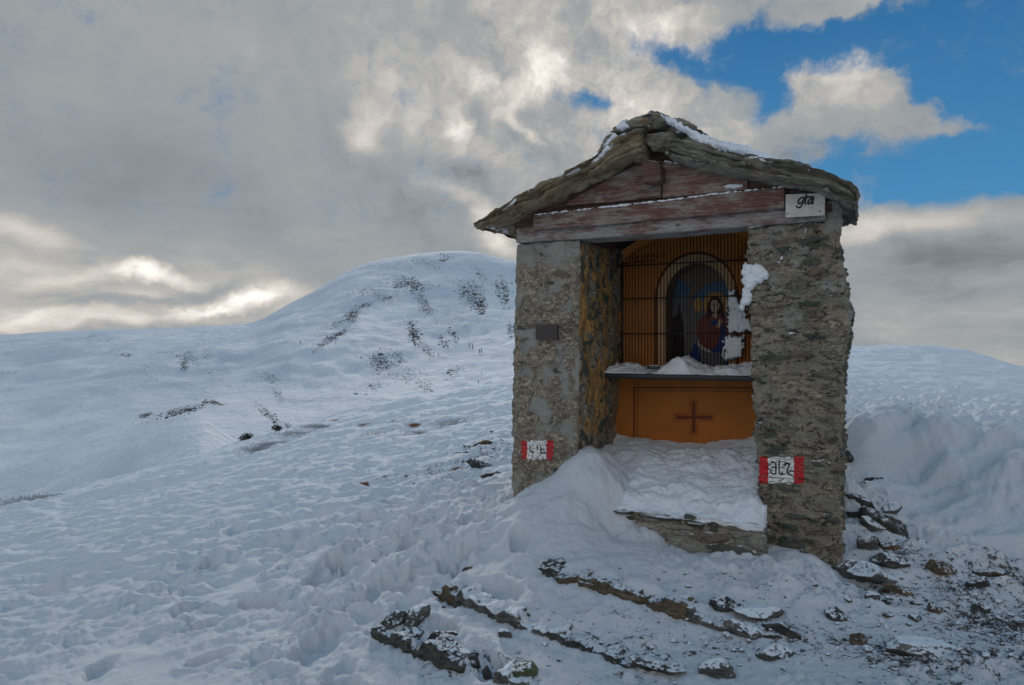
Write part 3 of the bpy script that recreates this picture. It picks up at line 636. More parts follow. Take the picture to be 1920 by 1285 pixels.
# rest of the horizon, behind and beside the camera
V_ = []; F_ = []; ang = np.linspace(62, 298, 60); rr = [60, 160, 500, 1500, 4000]; zz = [-12, -40, -70, -80, -60]
for k_, a_ in enumerate(np.radians(ang)):
    for r_, z_ in zip(rr, zz): V_.append((r_*math.sin(a_), r_*math.cos(a_), z_+(.12*r_*math.sin(3*a_)**2 if r_ > 400 else 0)))
for k_ in range(59):
    for j_ in range(4): q = k_*5+j_; F_.append((q, q+1, q+6, q+5))
V_ = np.array(V_)
hb = mk('hills', V_, np.array(F_), M_hill, attrs={'bare': np.zeros(len(V_))}); tag(hb, 'snow covered land all round the viewpoint', kind='structure')

# ------------------------------------------------------------------ rocks
def ico(sub):
    import bmesh
    bm = bmesh.new(); bmesh.ops.create_icosphere(bm, subdivisions=sub, radius=1); bm.verts.ensure_lookup_table()
    V = np.array([v.co[:] for v in bm.verts]); F = np.array([[v.index for v in f.verts] for f in bm.faces]); bm.free(); return V, F
ICO = {k: ico(k) for k in (1, 2, 3, 5)}
def rock_shape(size, seed, sub=5, ncut=14, rough=1.0, sharp=.55):
    V, F = ICO[sub]; r_ = np.random.default_rng(seed); N = r_.normal(size=(ncut, 3)); N[:, 2] *= 1.2; N /= np.linalg.norm(N, axis=1)[:, None]
    h_ = r_.uniform(sharp, 1.0, ncut); D = V@N.T; rad = np.min(np.where(D > .05, h_/np.maximum(D, .05), 9), axis=1); rad = np.minimum(rad, 1.15)
    P = V*rad[:, None]*np.array(size)/2
    if sub >= 3:
        m_ = max(size); q = P/m_+seed*3.1
        P = P+V*(np.array(size)[None]**.5*m_**.5*.5)*((.09*fb3(q*4, 3)+.03*fb3(q*np.array([9, 9, 30]), 3))*rough)[:, None]*.8
    return P, F
def rot(P, ax, ay, az_):
    cx_, sx_, cy_, sy_, cz_, sz_ = math.cos(ax), math.sin(ax), math.cos(ay), math.sin(ay), math.cos(az_), math.sin(az_)
    Rx = np.array([[1,0,0],[0,cx_,-sx_],[0,sx_,cx_]]); Ry = np.array([[cy_,0,sy_],[0,1,0],[-sy_,0,cy_]]); Rz = np.array([[cz_,-sz_,0],[sz_,cz_,0],[0,0,1]])
    return P@(Rz@Ry@Rx).T
# px, py, width px, height px, tilt deg (screen), material, category name, label
ROCKS = [
 (1636,914,32,14,18,'d','dark slate sliver showing on the snow drift just right of the right pillar'),
 (1616,959,46,20,-14,'d','flat slate at the top of the rock heap beside the right pillar'),
 (1668,966,40,16,20,'f','frosted slate jutting right near the top of the rock heap'),
 (1618,982,38,16,-6,'d','slate wedged under the topmost flat one beside the right pillar'),
 (1674,1001,82,34,-26,'d','long dark slate tilted down to the right in the rock heap'),
 (1638,1003,42,26,-30,'f','snow dusted slate left of the long tilted dark one'),
 (1671,1039,34,15,-15,'b','small brownish slate in the middle of the rock heap'),
 (1636,1037,40,30,-25,'f','frosted slate at the foot of the right pillar'),
 (1681,1069,70,28,-8,'d','broad dark slate with a snowy top in the rock heap'),
 (1651,1089,84,40,-20,'f','big frosted slate block with a bare brown lower edge'),
 (1689,1124,46,12,-28,'b','thin brown slate edge under the big frosted block'),
 (1595,1082,48,34,-10,'f','pale grey stone against the bottom corner of the right pillar'),
 (1638,1130,26,20,10,'f','small grey stone left of the thin brown slate edge'),
 (1662,1137,16,9,-20,'d','tiny dark stone below the big frosted slate block'),
 (1766,1081,48,24,0,'b','reddish brown rock alone at the foot of the big drift'),
 (1834,1080,24,12,-10,'d','small dark stone starting the row at the foot of the drift'),
 (1867,1089,44,12,-8,'b','flat dark stone in the row at the foot of the drift'),
 (1902,1097,30,16,-8,'b','brown stone by the right edge of the picture'),
 (1842,1111,50,28,-4,'d','dark rock capped with rime below the row of stones'),
 (1839,1146,34,18,6,'d','dark stone in the frosted gravel at the right'),
 (1757,1151,34,16,-12,'b','brown stone alone in the trodden snow right of the rock heap'),
 (1719,1139,24,8,0,'d','thin dark flake of stone in the snow'),
 (1719,1166,24,14,-20,'f','grey flake of stone below the thin dark one'),
 (1573,1161,44,26,-5,'d','dark pointed stone alone in the snow below the right pillar'),
 (1666,1160,24,13,-10,'b','small brown stone right of the dark pointed one'),
 (1746,1234,112,42,-4,'f','long frosted boulder low at the right of the picture'),
 (1690,1218,40,22,-30,'d','dark rock end sticking out left of the long frosted boulder'),
 (1613,1202,34,28,-40,'b','broken brown stones in the frosted gravel, below the dark pointed stone'),
 (1508,1040,14,8,0,'b','tiny brown stone in the snow by the base of the right pillar'),
 (1033,1079,42,24,-25,'d','upright flat stone at the upper end of the long rock ledge'),
 (876,1081,16,14,20,'b','small dark stone alone in the smooth snow left of centre'),
 (1108,1103,36,10,-12,'b','brown flake in the line of the long rock ledge'),
 (1365,1150,60,24,-10,'d','craggy snow filled rock on the ledge below the step'),
 (1430,1160,100,22,-6,'f','flat topped frosted rock on the ledge below the right pillar'),
 (1470,1190,66,30,-20,'d','dark craggy rock at the right end of the long rock ledge'),
 (1400,1195,60,26,-20,'f','rime covered rock under the flat topped one'),
 (1460,1232,60,30,-8,'f','frosted rock low in the middle of the foreground'),
 (736,1190,46,26,28,'d','dark pointed rock at the left tip of the outcrop'),
 (775,1184,66,30,30,'f','frosted slanting slab behind the left tip of the outcrop'),
 (826,1222,44,16,-12,'d','brown grey rock face in the lower outcrop'),
 (862,1243,64,22,-22,'d','dark layered rock face hung with ice in the lower outcrop'),
 (838,1145,26,10,-10,'d','small dark stone beside the upper end of the slab edge'),
 (852,1192,44,14,-6,'b','low brown rock breaking through the snow of the outcrop'),
 (950,1202,28,14,-20,'f','little stone at the end of the slab edge'),
 (917,1262,16,38,20,'d','narrow upright dark rock at the bottom edge'),
 (972,1275,60,22,8,'g','mossy stone at the very bottom edge'),
 (1250,1262,120,18,-10,'d','long dark rock rib low in the foreground'),
 (1340,1262,60,40,-15,'f','frosted rock beside the long dark rib'),
 (900,840,44,16,22,'b','dark boulder with brown grass in the hollow left of the left pillar'),
 (865,855,30,8,6,'d','small black stone left of the dark boulder in the hollow'),
 (900,885,44,18,-22,'d','black stone in the bare patch left of the left pillar'),
 (925,896,40,14,-6,'d','flat dark stone nearest the left pillar in the bare patch'),
 (1591,858,13,15,0,'d','small dark knob of stone sticking out beside the right pillar'),
]
MR = {'d': M_slate, 'f': M_frost, 'b': M_slateb, 'g': rockmat('mossy_slate', (.02, .025, .015), (.08, .10, .05), (.2, .2, .12), .25)}
for k_, (px, py, wp, hp, tl, mt, lab) in enumerate(ROCKS):
    c_ = hit(px, py+hp*.15); sc_ = c_[1]/FP; wm_, hm = wp*sc_, hp*sc_
    P, F = rock_shape((wm_*1.2, wm_*.8, max(hm*1.5, wm_*.2)), 100+k_, 5, 16)
    P = rot(P, R(-8), R(-tl), random.uniform(-.3, .3))
    if px == 1591: c_ = np.array([2.90, 6.12, 1.6-(858-CY)/FP*6.12]); P = P*1.1
    if px != 1591:
        gz_ = ground_full(c_[0]+np.array([-.4, 0, .4, 0])*wm_, c_[1]+wm_*.18+np.array([0, -.35, 0, .3])*wm_)[0]; c_ = np.array([c_[0], c_[1], float(gz_.mean())])
    o = mk('rock', P, F, MR[mt], loc=(c_[0], c_[1]+wm_*.18, c_[2]+hm*.02)); tag(o, lab, 'rock', 'rocks around the shrine')
# bare slab edges along the ledges: long strips of bedded rock, a few cm of edge showing
def ledge_rock(li, t0, t1, thick, m_, lab, seed):
    Pl = np.array(LEDG[li][0]); seg = np.r_[0, np.cumsum(np.hypot(*np.diff(Pl, axis=0).T))]; L_ = seg[-1]
    n = max(20, int((t1-t0)*L_/.006)); U, F = gbox(n, 14, 10); u = (t0+U[:, 0]*(t1-t0))*L_
    cx_ = np.interp(u, seg, Pl[:, 0]); cy_ = np.interp(u, seg, Pl[:, 1]); e = .02
    tx = np.interp(np.minimum(u+e, L_), seg, Pl[:, 0])-np.interp(np.maximum(u-e, 0), seg, Pl[:, 0]); ty = np.interp(np.minimum(u+e, L_), seg, Pl[:, 1])-np.interp(np.maximum(u-e, 0), seg, Pl[:, 1])
    l_ = np.hypot(tx, ty); tx /= l_; ty /= l_; end = sst(0, .05, U[:, 0])*sst(1, .95, U[:, 0])
    wob = .016*fb2(cx_*4, cy_*4, 3)+.012*fb2(u*14, u*0+seed, 3)
    off = -.028*end-wob+U[:, 1]*.13
    zf = ground_full(cx_+ty*.055, cy_-tx*.055)[0]; zb_ = ground_full(cx_-ty*.05, cy_+tx*.05)[0]
    zf = np.minimum(zf, zb_-.012)
    hh = (zb_-zf)-.006+.012*fb2(u*6+seed, u*0, 3)-.02*(1-end)+thick*.25
    P = np.stack([cx_-ty*off, cy_+tx*off, zf-.05+U[:, 2]*(.05+hh)], 1)
    N = normals(P, F); q = P*np.array([14, 14, 60])+seed
    P = P+N*(.010*fb3(q, 3)+.010*fb3(P*18+seed, 3)-.012*sst(.05, 0, np.abs(fb3(P*np.array([3, 3, 34])+seed, 2))))[:, None]
    c0 = P.mean(0); c0[2] = P[:, 2].min()
    return tag(mk('rock_ledge', P-c0, F, m_, loc=tuple(c0)), lab, 'rock ledge', 'rock ledges in the foreground')
for a_ in [(0, .00, .15, .030, M_slateb, 'short brown start of the bare slab edge in the foreground snow'), (0, .13, .31, .045, M_frost, 'thick grey stretch of the bare slab edge in the foreground snow'), (0, .29, .66, .026, M_frost, 'thin middle stretch of the bare slab edge, low in the foreground'), (0, .64, 1.0, .026, M_slate, 'thin dark end of the bare slab edge near the bottom of the picture'),
           (1, .02, .15, .020, M_slate, 'thin dark start of the long ledge below the snow drift'), (1, .13, .30, .022, M_slateb, 'thin brown flakes of ledge right of the upright flat stone'), (1, .28, .45, .034, M_slateb, 'upper stretch of the long brown ledge below the step'), (1, .43, .68, .045, M_slateb, 'thick lower stretch of the long brown ledge below the step'), (1, .66, 1.0, .040, M_frost, 'frosted craggy stretch of ledge below the right pillar'),
           (2, .00, .32, .045, M_slate, 'dark pointed start of the lowest ledge'), (2, .30, .68, .050, M_slate, 'dark layered stretch of the lowest ledge'), (2, .66, 1.0, .03, M_frost, 'frosted end of the lowest ledge at the bottom edge')]:
    ledge_rock(*a_, seed=int(a_[1]*100)+a_[0]*7)
# gravel: nobody could count it
def scatter(name, mat_, pts, sizes, label, sub=1, flat=.6, loc0=None):
    Vs, Fs = [], []; b = 0
    for k_, (p, s_) in enumerate(zip(pts, sizes)):
        P, F = rock_shape((s_*random.uniform(.8, 1.4), s_*random.uniform(.7, 1.1), s_*flat), k_ % 97, sub, 9)
        P = rot(P, random.uniform(-.4, .4), random.uniform(-.4, .4), random.uniform(0, 6.28))+p
        Vs.append(P); Fs.append(F+b); b += len(P)
    o = mk(name, np.concatenate(Vs), np.concatenate(Fs), mat_, smooth=False); return tag(o, label, name.replace('_', ' '), kind='stuff')
pts = []; sz = []
for c_, a, b, k in BARE:
    if c_[1] > 6.5 or c_[0] < .5: continue
    n = int(260*a*b*2)
    for _ in range(n):
        x = c_[0]+rng.normal()*a*.6; y = c_[1]+rng.normal()*b*.6
        if 2.6 < y < 6.5: pts.append((x, y)); sz.append(min(.05, .008+rng.exponential(.008)))
pa = np.array(pts); ls, ld = tolocal(pa[:, 0], pa[:, 1]); keep = ~((ls > -.1) & (ls < 2.35) & (ld > -.15)); pa = pa[keep]; sz = np.array(sz)[keep]
gz, _ = ground_full(pa[:, 0], pa[:, 1])
scatter('gravel', M_frost, np.column_stack([pa, gz+.002]), sz, 'frosted gravel scattered over the bare ground at the right', 2)
pts = []; sz = []
for c_, a, b, k in BARE:
    if c_[1] < 6.0 or c_[0] > .6: continue
    for _ in range(int(60*k*min(a*b, 1.2)*2)):
        pts.append((c_[0]+rng.normal()*a*.5, c_[1]+rng.normal()*b*.5)); sz.append(min(.08, .012+rng.exponential(.014)))
pa = np.array(pts); gz, _ = ground_full(pa[:, 0], pa[:, 1])
scatter('gravel', M_slate, np.column_stack([pa, gz]), sz, 'dark small stones and soil crumbs in the thin snow left of the shrine', 1)
# scree and heather on the hillsides
for lst, lab in ((SCREE, 'dark scree and heather breaking through the snow of the big mountain'), (SCREE2, 'dark rocks along the terraces of the lower slopes on the left')):
    pts = []; sz = []
    for px, py, a, b, ro, n, s_ in lst:
        c0, s0 = math.cos(R(ro)), math.sin(R(ro))
        for _ in range(int(n*3.6)):
            u_, v_ = rng.normal(size=2)*.5; u_ *= a; v_ *= b
            p = hill_at(px+u_*c0-v_*s0, py-(u_*s0+v_*c0), True); pts.append(p); sz.append(s_*(.28+rng.exponential(.34))*.85)
    scatter('scree', M_scree, pts, np.minimum(sz, 5), lab, 1, .55)

# ------------------------------------------------------------------ plants
M_grass = plain('dry_grass', (.30, .17, .10), .9, .35, 30, 0)
M_rime = plain('rimed_twigs', (.42, .43, .46), .9, .75, 9, 0)
M_bush = plain('dark_bush', (.035, .04, .035), .9, .4, 30, 0)
def tuft(name, px, py, w_, h_, n, m_, lab, cat, grp, blade=.006, lean=.6):
    c_ = hit(px, py); V, F = [], []
    zz_, _ = ground_full(np.array([c_[0]]), np.array([c_[1]]))
    for _ in range(n):
        h0 = 1
        bx, by = rng.normal(size=2)*np.array([w_, w_*.7])*.32; a_ = rng.random()*6.28; le = lean*rng.random(); L_ = h_*rng.uniform(.5, 1.2)
        tip = np.array([bx+math.cos(a_)*L_*le, by+math.sin(a_)*L_*le, L_*(1-.4*le)]); mid = np.array([bx, by, -.02])*.4+tip*.6+np.array([0, 0, L_*.12])
        sx_, sy_ = -math.sin(a_)*blade, math.cos(a_)*blade; b_ = len(V)
        V += [(bx-sx_, by-sy_, -.03), (bx+sx_, by+sy_, -.03), (mid[0]+sx_*.8, mid[1]+sy_*.8, mid[2]), (mid[0]-sx_*.8, mid[1]-sy_*.8, mid[2]), tuple(tip)]
        F += [(b_, b_+1, b_+2, b_+3), (b_+3, b_+2, b_+4)]
    o = mk(name, V, F, m_, loc=(c_[0], c_[1], float(zz_[0]))); return tag(o, lab, cat, grp)
for px, py, w_, h_, m_, lab in [(695,795,.7,.10,M_grass,'reddish dry grass tuft, leftmost on the near slope'),(722,812,.9,.10,M_grass,'broad reddish grass tuft below the leftmost one'),(778,800,.35,.14,M_grass,'tall tawny grass tuft on the near slope'),
        (732,826,.6,.08,M_grass,'low brown grass tuft, lowest of the reddish ones'),(680,915,.18,.08,M_grass,'tiny brown grass tuft alone on the open slope'),(912,842,.25,.10,M_grass,'frosty brown grass on the dark boulder in the hollow'),
        (640,790,.6,.06,M_grass,'faint brown grass near the crest of the near slope'),(858,895,.12,.07,M_grass,'small brown grass sprig in the bare patch left of the pillar')]:
    tuft('grass_tuft', px, py, w_*.55, h_*.45, 420, m_, lab, 'grass tuft', 'dry grass tufts on the near slope', .0035, 1.6)
for px, py, w_, h_, lab in [(495,848,.9,.14,'rime covered dwarf shrub on the crest, left of the others'),(520,838,.9,.16,'rime covered dwarf shrub by the left edge of the near crest'),(570,812,1.3,.12,'long low rimed heath along the near crest'),(610,800,1.0,.10,'rimed heath patch on the near crest, farther right'),
        (790,812,.7,.12,'rimed heath clump below the tall tawny tuft'),(880,792,1.1,.14,'wide rimed heath clump nearest the shrine'),(868,800,.6,.10,'small rimed heath clump joined to the wide one'),(40,948,1.6,.12,'rimed scrub on the crest at the far left edge'),(85,938,1.2,.10,'thin rimed scrub right of the far left one')]:
    tuft('dwarf_shrub', px, py, w_*.8, h_*.42, 900, M_rime, lab, 'shrub', 'rimed dwarf shrubs on the near slope', .005, 2.2)
def bush(px, py, Yd, w_, h_, n, lab):
    x, z = (px-CX)/FP*Yd, EYE-(py-CY)/FP*Yd; V, F = [], []
    r_ = empty('bush', (x, Yd, z)); tag(r_, lab, 'bush')
    parts = []
    for _ in range(9):
        a_ = rng.random()*6.28; parts.append(cyl((0, 0, -.6), (math.cos(a_)*w_*.4*rng.random(), math.sin(a_)*w_*.4*rng.random(), h_*rng.uniform(.5, 1)), .03, 5))
    Vb, Fb = join(parts); mk('branches', Vb, Fb, M_bush, r_)
    for _ in range(n):
        p = rng.normal(size=3)*np.array([w_*.3, w_*.3, h_*.26])+np.array([0, 0, h_*.45]); d = rng.normal(size=(2, 3))*.10; b_ = len(V)
        V += [p, p+d[0], p+d[1]]; F.append((b_, b_+1, b_+2))
    mk('foliage', V, F, M_bush, r_, smooth=False)
bush(463, 830, 70, .95, .8, 700, 'dark leafless bush alone in the gully beyond the near crest')
bush(520, 808, 60, .45, .4, 260, 'small dark bush just beyond the near crest, right of the bigger one')
# saplings on the mountainside
M_con = plain('conifer_needles', (.035, .045, .04), .9, .4, 3, 0); M_trunk = plain('conifer_trunk', (.06, .045, .035), .9, .3, 5, 0)
conifers = None; tl = [(880,652,9),(886,655,10),(899,663,9),(903,662,10),(859,640,8),(840,655,8),(822,668,7),(807,722,7),(800,706,5),(860,735,7),(903,702,5),(897,720,7),(955,580,6)]
labs = ['upper left one of the sapling pair highest on the slope','lower right one of the sapling pair highest on the slope','left one of the close pair of saplings','right one of the close pair of saplings','sapling above a rock band','slanted sapling left of the pairs','sapling at the top of a line of rocks','lone sapling low on the slope','smallest sapling above the low one','sapling standing right at the near crest','tiny sapling right of the slope foot','dark sapling close to the near crest on the right','sapling high beside the shrine roof']
for (px, py, hp), lab in zip(tl, labs):
    p = hill_at(px, py); H_ = hp*p[1]/FP
    if conifers is None:
        V, F = [], []
        for _ in range(420):
            t_ = rng.random()**.8; rad = (1-t_)*.17*(.5+.5*rng.random()); a_ = rng.random()*6.28; c_ = np.array([math.cos(a_)*rad, math.sin(a_)*rad, .12+.88*t_-.3*rad]); d = rng.normal(size=(2, 3))*np.array([.05, .05, .02]); b_ = len(V)
            V += [c_, c_+d[0], c_+d[1]]; F.append((b_, b_+1, b_+2))
        r_ = empty('conifer'); cr = mk('crown', V, F, M_con, r_, smooth=False); Vt, Ft = cyl((0, 0, -.15), (0, 0, .95), .018, 6); tk = mk('trunk', Vt, Ft, M_trunk, r_); conifers = (r_, cr, tk)
    else:
        r_ = conifers[0].copy(); COL.objects.link(r_)
        for c0 in conifers[1:]: c2 = c0.copy(); COL.objects.link(c2); c2.parent = r_
    r_.location = p; r_.scale = (H_, H_, H_); r_.rotation_euler = (0, 0, random.random()*6)
    tag(r_, 'dark conifer '+lab, 'tree', 'young conifers on the mountainside')
# the distant walker
def person():
    p = hill_at(565, 645.5)
    J = {'pel': (0,0,.95,.13), 'che': (.02,0,1.30,.17), 'nek': (.03,0,1.50,.06), 'hed': (.05,0,1.68,.11), 'kl': (.10,.08,.52,.075), 'fl': (.02,.1,.06,.06), 'tl_': (.16,.1,.03,.045), 'kr': (-.02,-.09,.5,.075), 'fr': (-.22,-.1,.10,.06), 'tr': (-.1,-.1,.03,.045),
         'sl': (.03,.19,1.42,.075), 'el': (.06,.25,1.15,.05), 'hl': (.25,.24,1.02,.04), 'sr': (.03,-.19,1.42,.075), 'er': (-.03,-.25,1.14,.05), 'hr': (.16,-.25,.98,.04)}
    K = list(J); E = [('pel','che'),('che','nek'),('nek','hed'),('pel','kl'),('kl','fl'),('fl','tl_'),('pel','kr'),('kr','fr'),('fr','tr'),('che','sl'),('sl','el'),('el','hl'),('che','sr'),('sr','er'),('er','hr')]
    me = bpy.data.meshes.new('body'); me.from_pydata([J[k][:3] for k in K], [(K.index(a), K.index(b)) for a, b in E], [])
    o = bpy.data.objects.new('tmp', me); COL.objects.link(o); m1 = o.modifiers.new('s', 'SKIN'); m2 = o.modifiers.new('u', 'SUBSURF'); m2.levels = 1
    for v, k in zip(me.skin_vertices[0].data, K): v.radius = (J[k][3],)*2
    dg = bpy.context.evaluated_depsgraph_get(); me2 = bpy.data.meshes.new_from_object(o.evaluated_get(dg)); bpy.data.objects.remove(o)
    r_ = bpy.data.objects.new('person', me2); COL.objects.link(r_)
    me2.materials.clear(); me2.materials.append(plain('dark_jacket', (.02, .02, .03), .8, .2, 5, 0)); me2.materials.append(plain('maroon_trousers', (.09, .02, .03), .8, .2, 5, 0)); me2.materials.append(plain('skin', (.4, .25, .2), .6, .1, 5, 0))
    for f in me2.polygons: f.material_index = 1 if f.center.z < .95 else (0 if f.center.z < 1.55 or f.center.z > 1.7 else 2); f.use_smooth = True
    V, F, _ = rbox((-.26, -.16, 1.0), (-.1, .16, 1.5), .08, .05); mk('backpack', V, F, M_black, r_)
    r_.location = p+np.array([0, -1.5, .05]); r_.rotation_euler = (0, 0, 2.6)
    tag(r_, 'walker in a dark jacket and maroon trousers crossing the far snow slope', 'person')
person()

# ------------------------------------------------------------------ shrine: masonry
def masonry(P, style):
    q = P+.030*np.stack([fb3(P*9, 3), fb3(P*9+5, 3), fb3(P*9+11, 3)*.45], 1)
    f1, f2, cid = vor3(q/np.array([.14, .14, .036]) if style != 'S' else q/np.array([.22, .22, .075]))
    edge = sst(.02, .22, f2-f1)
    lowf = fb3(P*4.5, 3)
    thr = {'L': 1.0, 'R': .80, 'S': .50, 'I': .62}[style]
    ex = sst(thr-.04, thr+.04, cid[:, 0]+.22*lowf)*edge
    led = fb3(P*np.array([5, 5, 17]), 4)
    led2 = np.abs(fb3(P*np.array([3.2, 3.2, 12])+7, 4))
    fine = fb3(P*45, 3)
    if style == 'L':
        patch = sst(.05, .30, fb3(P*np.array([5, 5, 5])+31, 3)); patch = np.maximum(patch, sst(2.16, 2.24, P[:, 2]+.06*lowf))*(1-ex)
        disp = .016*lowf+.014*fb3(P*11+3, 3)+.010*(.5-vor3(P*36)[0])*(1-patch)+.006*led+.006*fine*(1-patch)+ex*.010+.004*patch
    elif style == 'R':
        patch = sst(.15, .40, fb3(P*np.array([6, 6, 6])+3, 3))*sst(1.5, 1.9, P[:, 2])*(1-ex)
        disp = .013*lowf+.012*fb3(P*np.array([9, 9, 16])+3, 3)+.013*led-.026*sst(.07, 0, led2)+.003*fine*(1-patch)+ex*(.012+.010*cid[:, 1])-.010*(1-sst(.02, .12, f2-f1))*sst(.4, .8, cid[:, 0])
        ex = np.maximum(ex, .75*sst(.05, .015, led2)*sst(-.2, .2, fb3(P*7+4, 2)))
    else:
        patch = np.zeros(len(P)); disp = .014*lowf+.012*led+.004*fine+ex*(.020+.018*cid[:, 1])-.022*(1-sst(.02, .18, f2-f1))
    return disp, ex, cid[:, 1], patch
def zfun(tab):
    z_, v_ = np.array(tab).T; return lambda z: np.interp(z, z_, v_)
def pillar(name, slo, shi, z0, z1, d0, d1, style, m_, res=.009):
    n = [int(.55/res), int((d1-d0)/res/1.0), int((z1-z0)/res)]
    U, F = gbox(*n); z = z0+U[:, 2]*(z1-z0); a = slo(z); b = shi(z)
    P = np.stack([a+U[:, 0]*(b-a), d0+U[:, 1]*(d1-d0), z], 1)
    N = normals(P, F); disp, ex, tone, patch = masonry(P, style)
    # round the vertical arrises a little
    ea = np.minimum(P[:, 0]-a, b-P[:, 0]); eb = np.minimum(P[:, 1]-d0, d1-P[:, 1])
    ax = np.hypot(np.maximum(.03-ea, 0), np.maximum(.03-eb, 0)); disp = disp-.35*np.maximum(ax-.03, 0)
    och = np.zeros(len(P))
    if style == 'L':
        inner = (U[:, 0] > .999) & (P[:, 1] > .01)
        lo = fb3(P*np.array([6, 6, 3.5])+2, 3)
        och = np.where(inner, sst(-.25, .05, lo)*sst(.75, 1.1, P[:, 2]+.25*lo)*(1-.55*sst(.55, .9, P[:, 1])), 0)
        tone = np.where(inner, np.minimum(tone, .6), tone); patch = np.where(inner, 0, patch)
        ex = np.where(inner, np.maximum(ex, .8*sst(.18, .34, fb3(P*8+20, 4))), ex)
    P2 = P+N*disp[:, None]
    return mk(name, P2, F, m_, shrine, {'stone': ex, 'tone': tone, 'patch': patch, 'ochre': och})
Lslo = zfun([(-.4, -.06), (.4, -.035), (1.3, -.03), (2.37, .0)]); Lshi = zfun([(-.4, .49), (.7, .50), (1.3, .525), (2.37, .535)])
Rslo = zfun([(-.4, 1.87), (.47, 1.845), (.87, 1.80), (1.38, 1.77), (2.37, 1.736)])
Rshi = zfun([(-.4, 2.33), (.3, 2.315), (1.0, 2.31), (1.45, 2.325), (1.8, 2.375), (2.0, 2.335), (2.37, 2.285)])
pilL = pillar('pillar', Lslo, Lshi, -.4, 2.372, 0, 1.42, 'L', M_wallL); tag(pilL, 'left pillar, gravelly mortar with grey patches and an ochre inner side')
pilR = pillar('pillar', Rslo, Rshi, -.4, 2.385, 0, 1.42, 'R', M_wallR); tag(pilR, 'right pillar, dark layered slate in brown mortar')
# mortar stub between roof slab and beam at the right corner
P, F, U = rbox((2.225, -.01, 2.35), (2.31, .5, 2.59), .012, .02); N = normals(P, F); dsp, ex, tn, pt = masonry(P, 'R')
mk('mortar_fill', P+N*dsp[:, None]*.7, F, M_wallR, shrine, {'stone': ex*.4, 'tone': tn, 'patch': pt+.6, 'ochre': ex*0})
P, F, U = rbox((.4, 1.32, -.3), (1.9, 1.44, 2.5), .03, .01); N = normals(P, F); dsp, ex, tn, pt = masonry(P, 'R')
mk('back_wall', P+N*dsp[:, None], F, M_wallR, shrine, {'stone': ex, 'tone': tn, 'patch': pt, 'ochre': ex*0})
# step
st0 = front(1146, 955, -.17)[0]
P, F, U = rbox((.55, -.19, -.3), (1.88, .1, .405), .008, .015)
P[:, 2] += .02*(P[:, 0]-1.2)*-0.6
P[:, 1] += .05*(P[:, 0]-1.2)*0
N = normals(P, F); dsp, ex, tn, pt = masonry(P, 'S')
mk('step', P+N*dsp[:, None]*.9, F, M_wallS, shrine, {'stone': ex, 'tone': tn, 'patch': .35*sst(-.1, .3, fb3(P*6, 2)), 'ochre': ex*0})
# cap stones of the step
for a, b, z_, m_ in [(.80, 1.02, .405, M_slate), (1.02, 1.33, .40, M_slate), (1.36, 1.53, .378, M_slateb), (1.56, 1.80, .385, M_ridge)]:
    P, F = rock_shape(((b-a)*1.1, .22, .055), int(a*100), 5, 14, .6, .75)
    o = mk('cap_stone', P+np.array([(a+b)/2, -.12, z_]), F, m_, shrine)
# ------------------------------------------------------------------ roof
def slab(name, top, bot, d0, d1, m_, cut=0, seed=0, res=.012, amp=1.0, side=1, loc=None, parent=shrine, strat=True):
    Tt = fpts(top, d0); Bb = fpts(bot, d0); s0, s1 = min(Tt[0, 0], Bb[0, 0]), max(Tt[-1, 0], Bb[-1, 0])
    thk = .1; U, F = gbox(int((s1-s0)/res), int((d1-d0)/res/1.6), 16)
    d = d0+U[:, 1]*(d1-d0)
    e0, e1 = (s0, s1-cut*sst(.55, 1.4, d)) if side > 0 else (s0+cut*sst(.55, 1.4, d), s1)
    s_ = e0+U[:, 0]*(e1-e0)
    zt = np.interp(s_, Tt[:, 0], Tt[:, 1])+.012*fb2(s_*6+seed, d*4, 4); zb = np.interp(s_, Bb[:, 0], Bb[:, 1])+.014*fb2(s_*5+seed*3, d*4+2, 4)
    P = np.stack([s_, d, zb+U[:, 2]*(zt-zb)], 1)
    # ragged rim
    P[:, 1] += np.where(U[:, 1] < .001, .035*fb2(s_*3+seed, s_*0+1.5, 3)-.05*sst(-.1, .15, fb3(np.stack([s_*2.5, s_*0+seed, U[:, 2]*3.2], 1), 3))-.02*fb3(np.stack([s_*6, s_*0+seed, U[:, 2]*5], 1), 3), 0)
    N = normals(P, F)
    q = P.copy(); q[:, 2] = (P[:, 2]-.5*(zt+zb))
    dsp = .012*fb3(P*3+seed, 3)+.010*fb3(P*12+seed, 3)+.012*fb3(np.stack([P[:, 0]*3, P[:, 1]*3, q[:, 2]*38+seed], 1), 3)+.004*fb3(P*40, 2)-.016*sst(.07, 0, np.abs(fb3(np.stack([P[:, 0]*1.6, P[:, 1]*1.6, q[:, 2]*30+seed], 1), 3)))
    eo = np.minimum.reduce([U[:, 2], 1-U[:, 2]]); ed = np.minimum(U[:, 1]*(d1-d0), .05)/.05
    P = P+N*(dsp*amp)[:, None]
    return mk(name, P, F, m_, parent, {'bed': q[:, 2]+.0})
RL_t = [(893,421),(930,395),(975,367),(1020,343),(1060,324),(1110,303),(1135,283),(1160,262),(1185,250),(1207,247)]
RL_b = [(893,427),(930,418),(975,396),(1020,374),(1060,355),(1110,331),(1150,310),(1175,298),(1207,290)]
RR_t = [(1250,283),(1264,264),(1300,273),(1340,282),(1400,291),(1460,301),(1520,314),(1560,325),(1590,342),(1607,358)]
RR_b = [(1250,288),(1275,300),(1310,311),(1360,322),(1400,329),(1460,341),(1520,352),(1560,362),(1590,374),(1607,384)]
o = slab('roof_slab', RL_t, RL_b, -.22, 1.5, M_roofL, .05, 1, side=-1); tag(o, 'left roof slab, brown weathered stone')
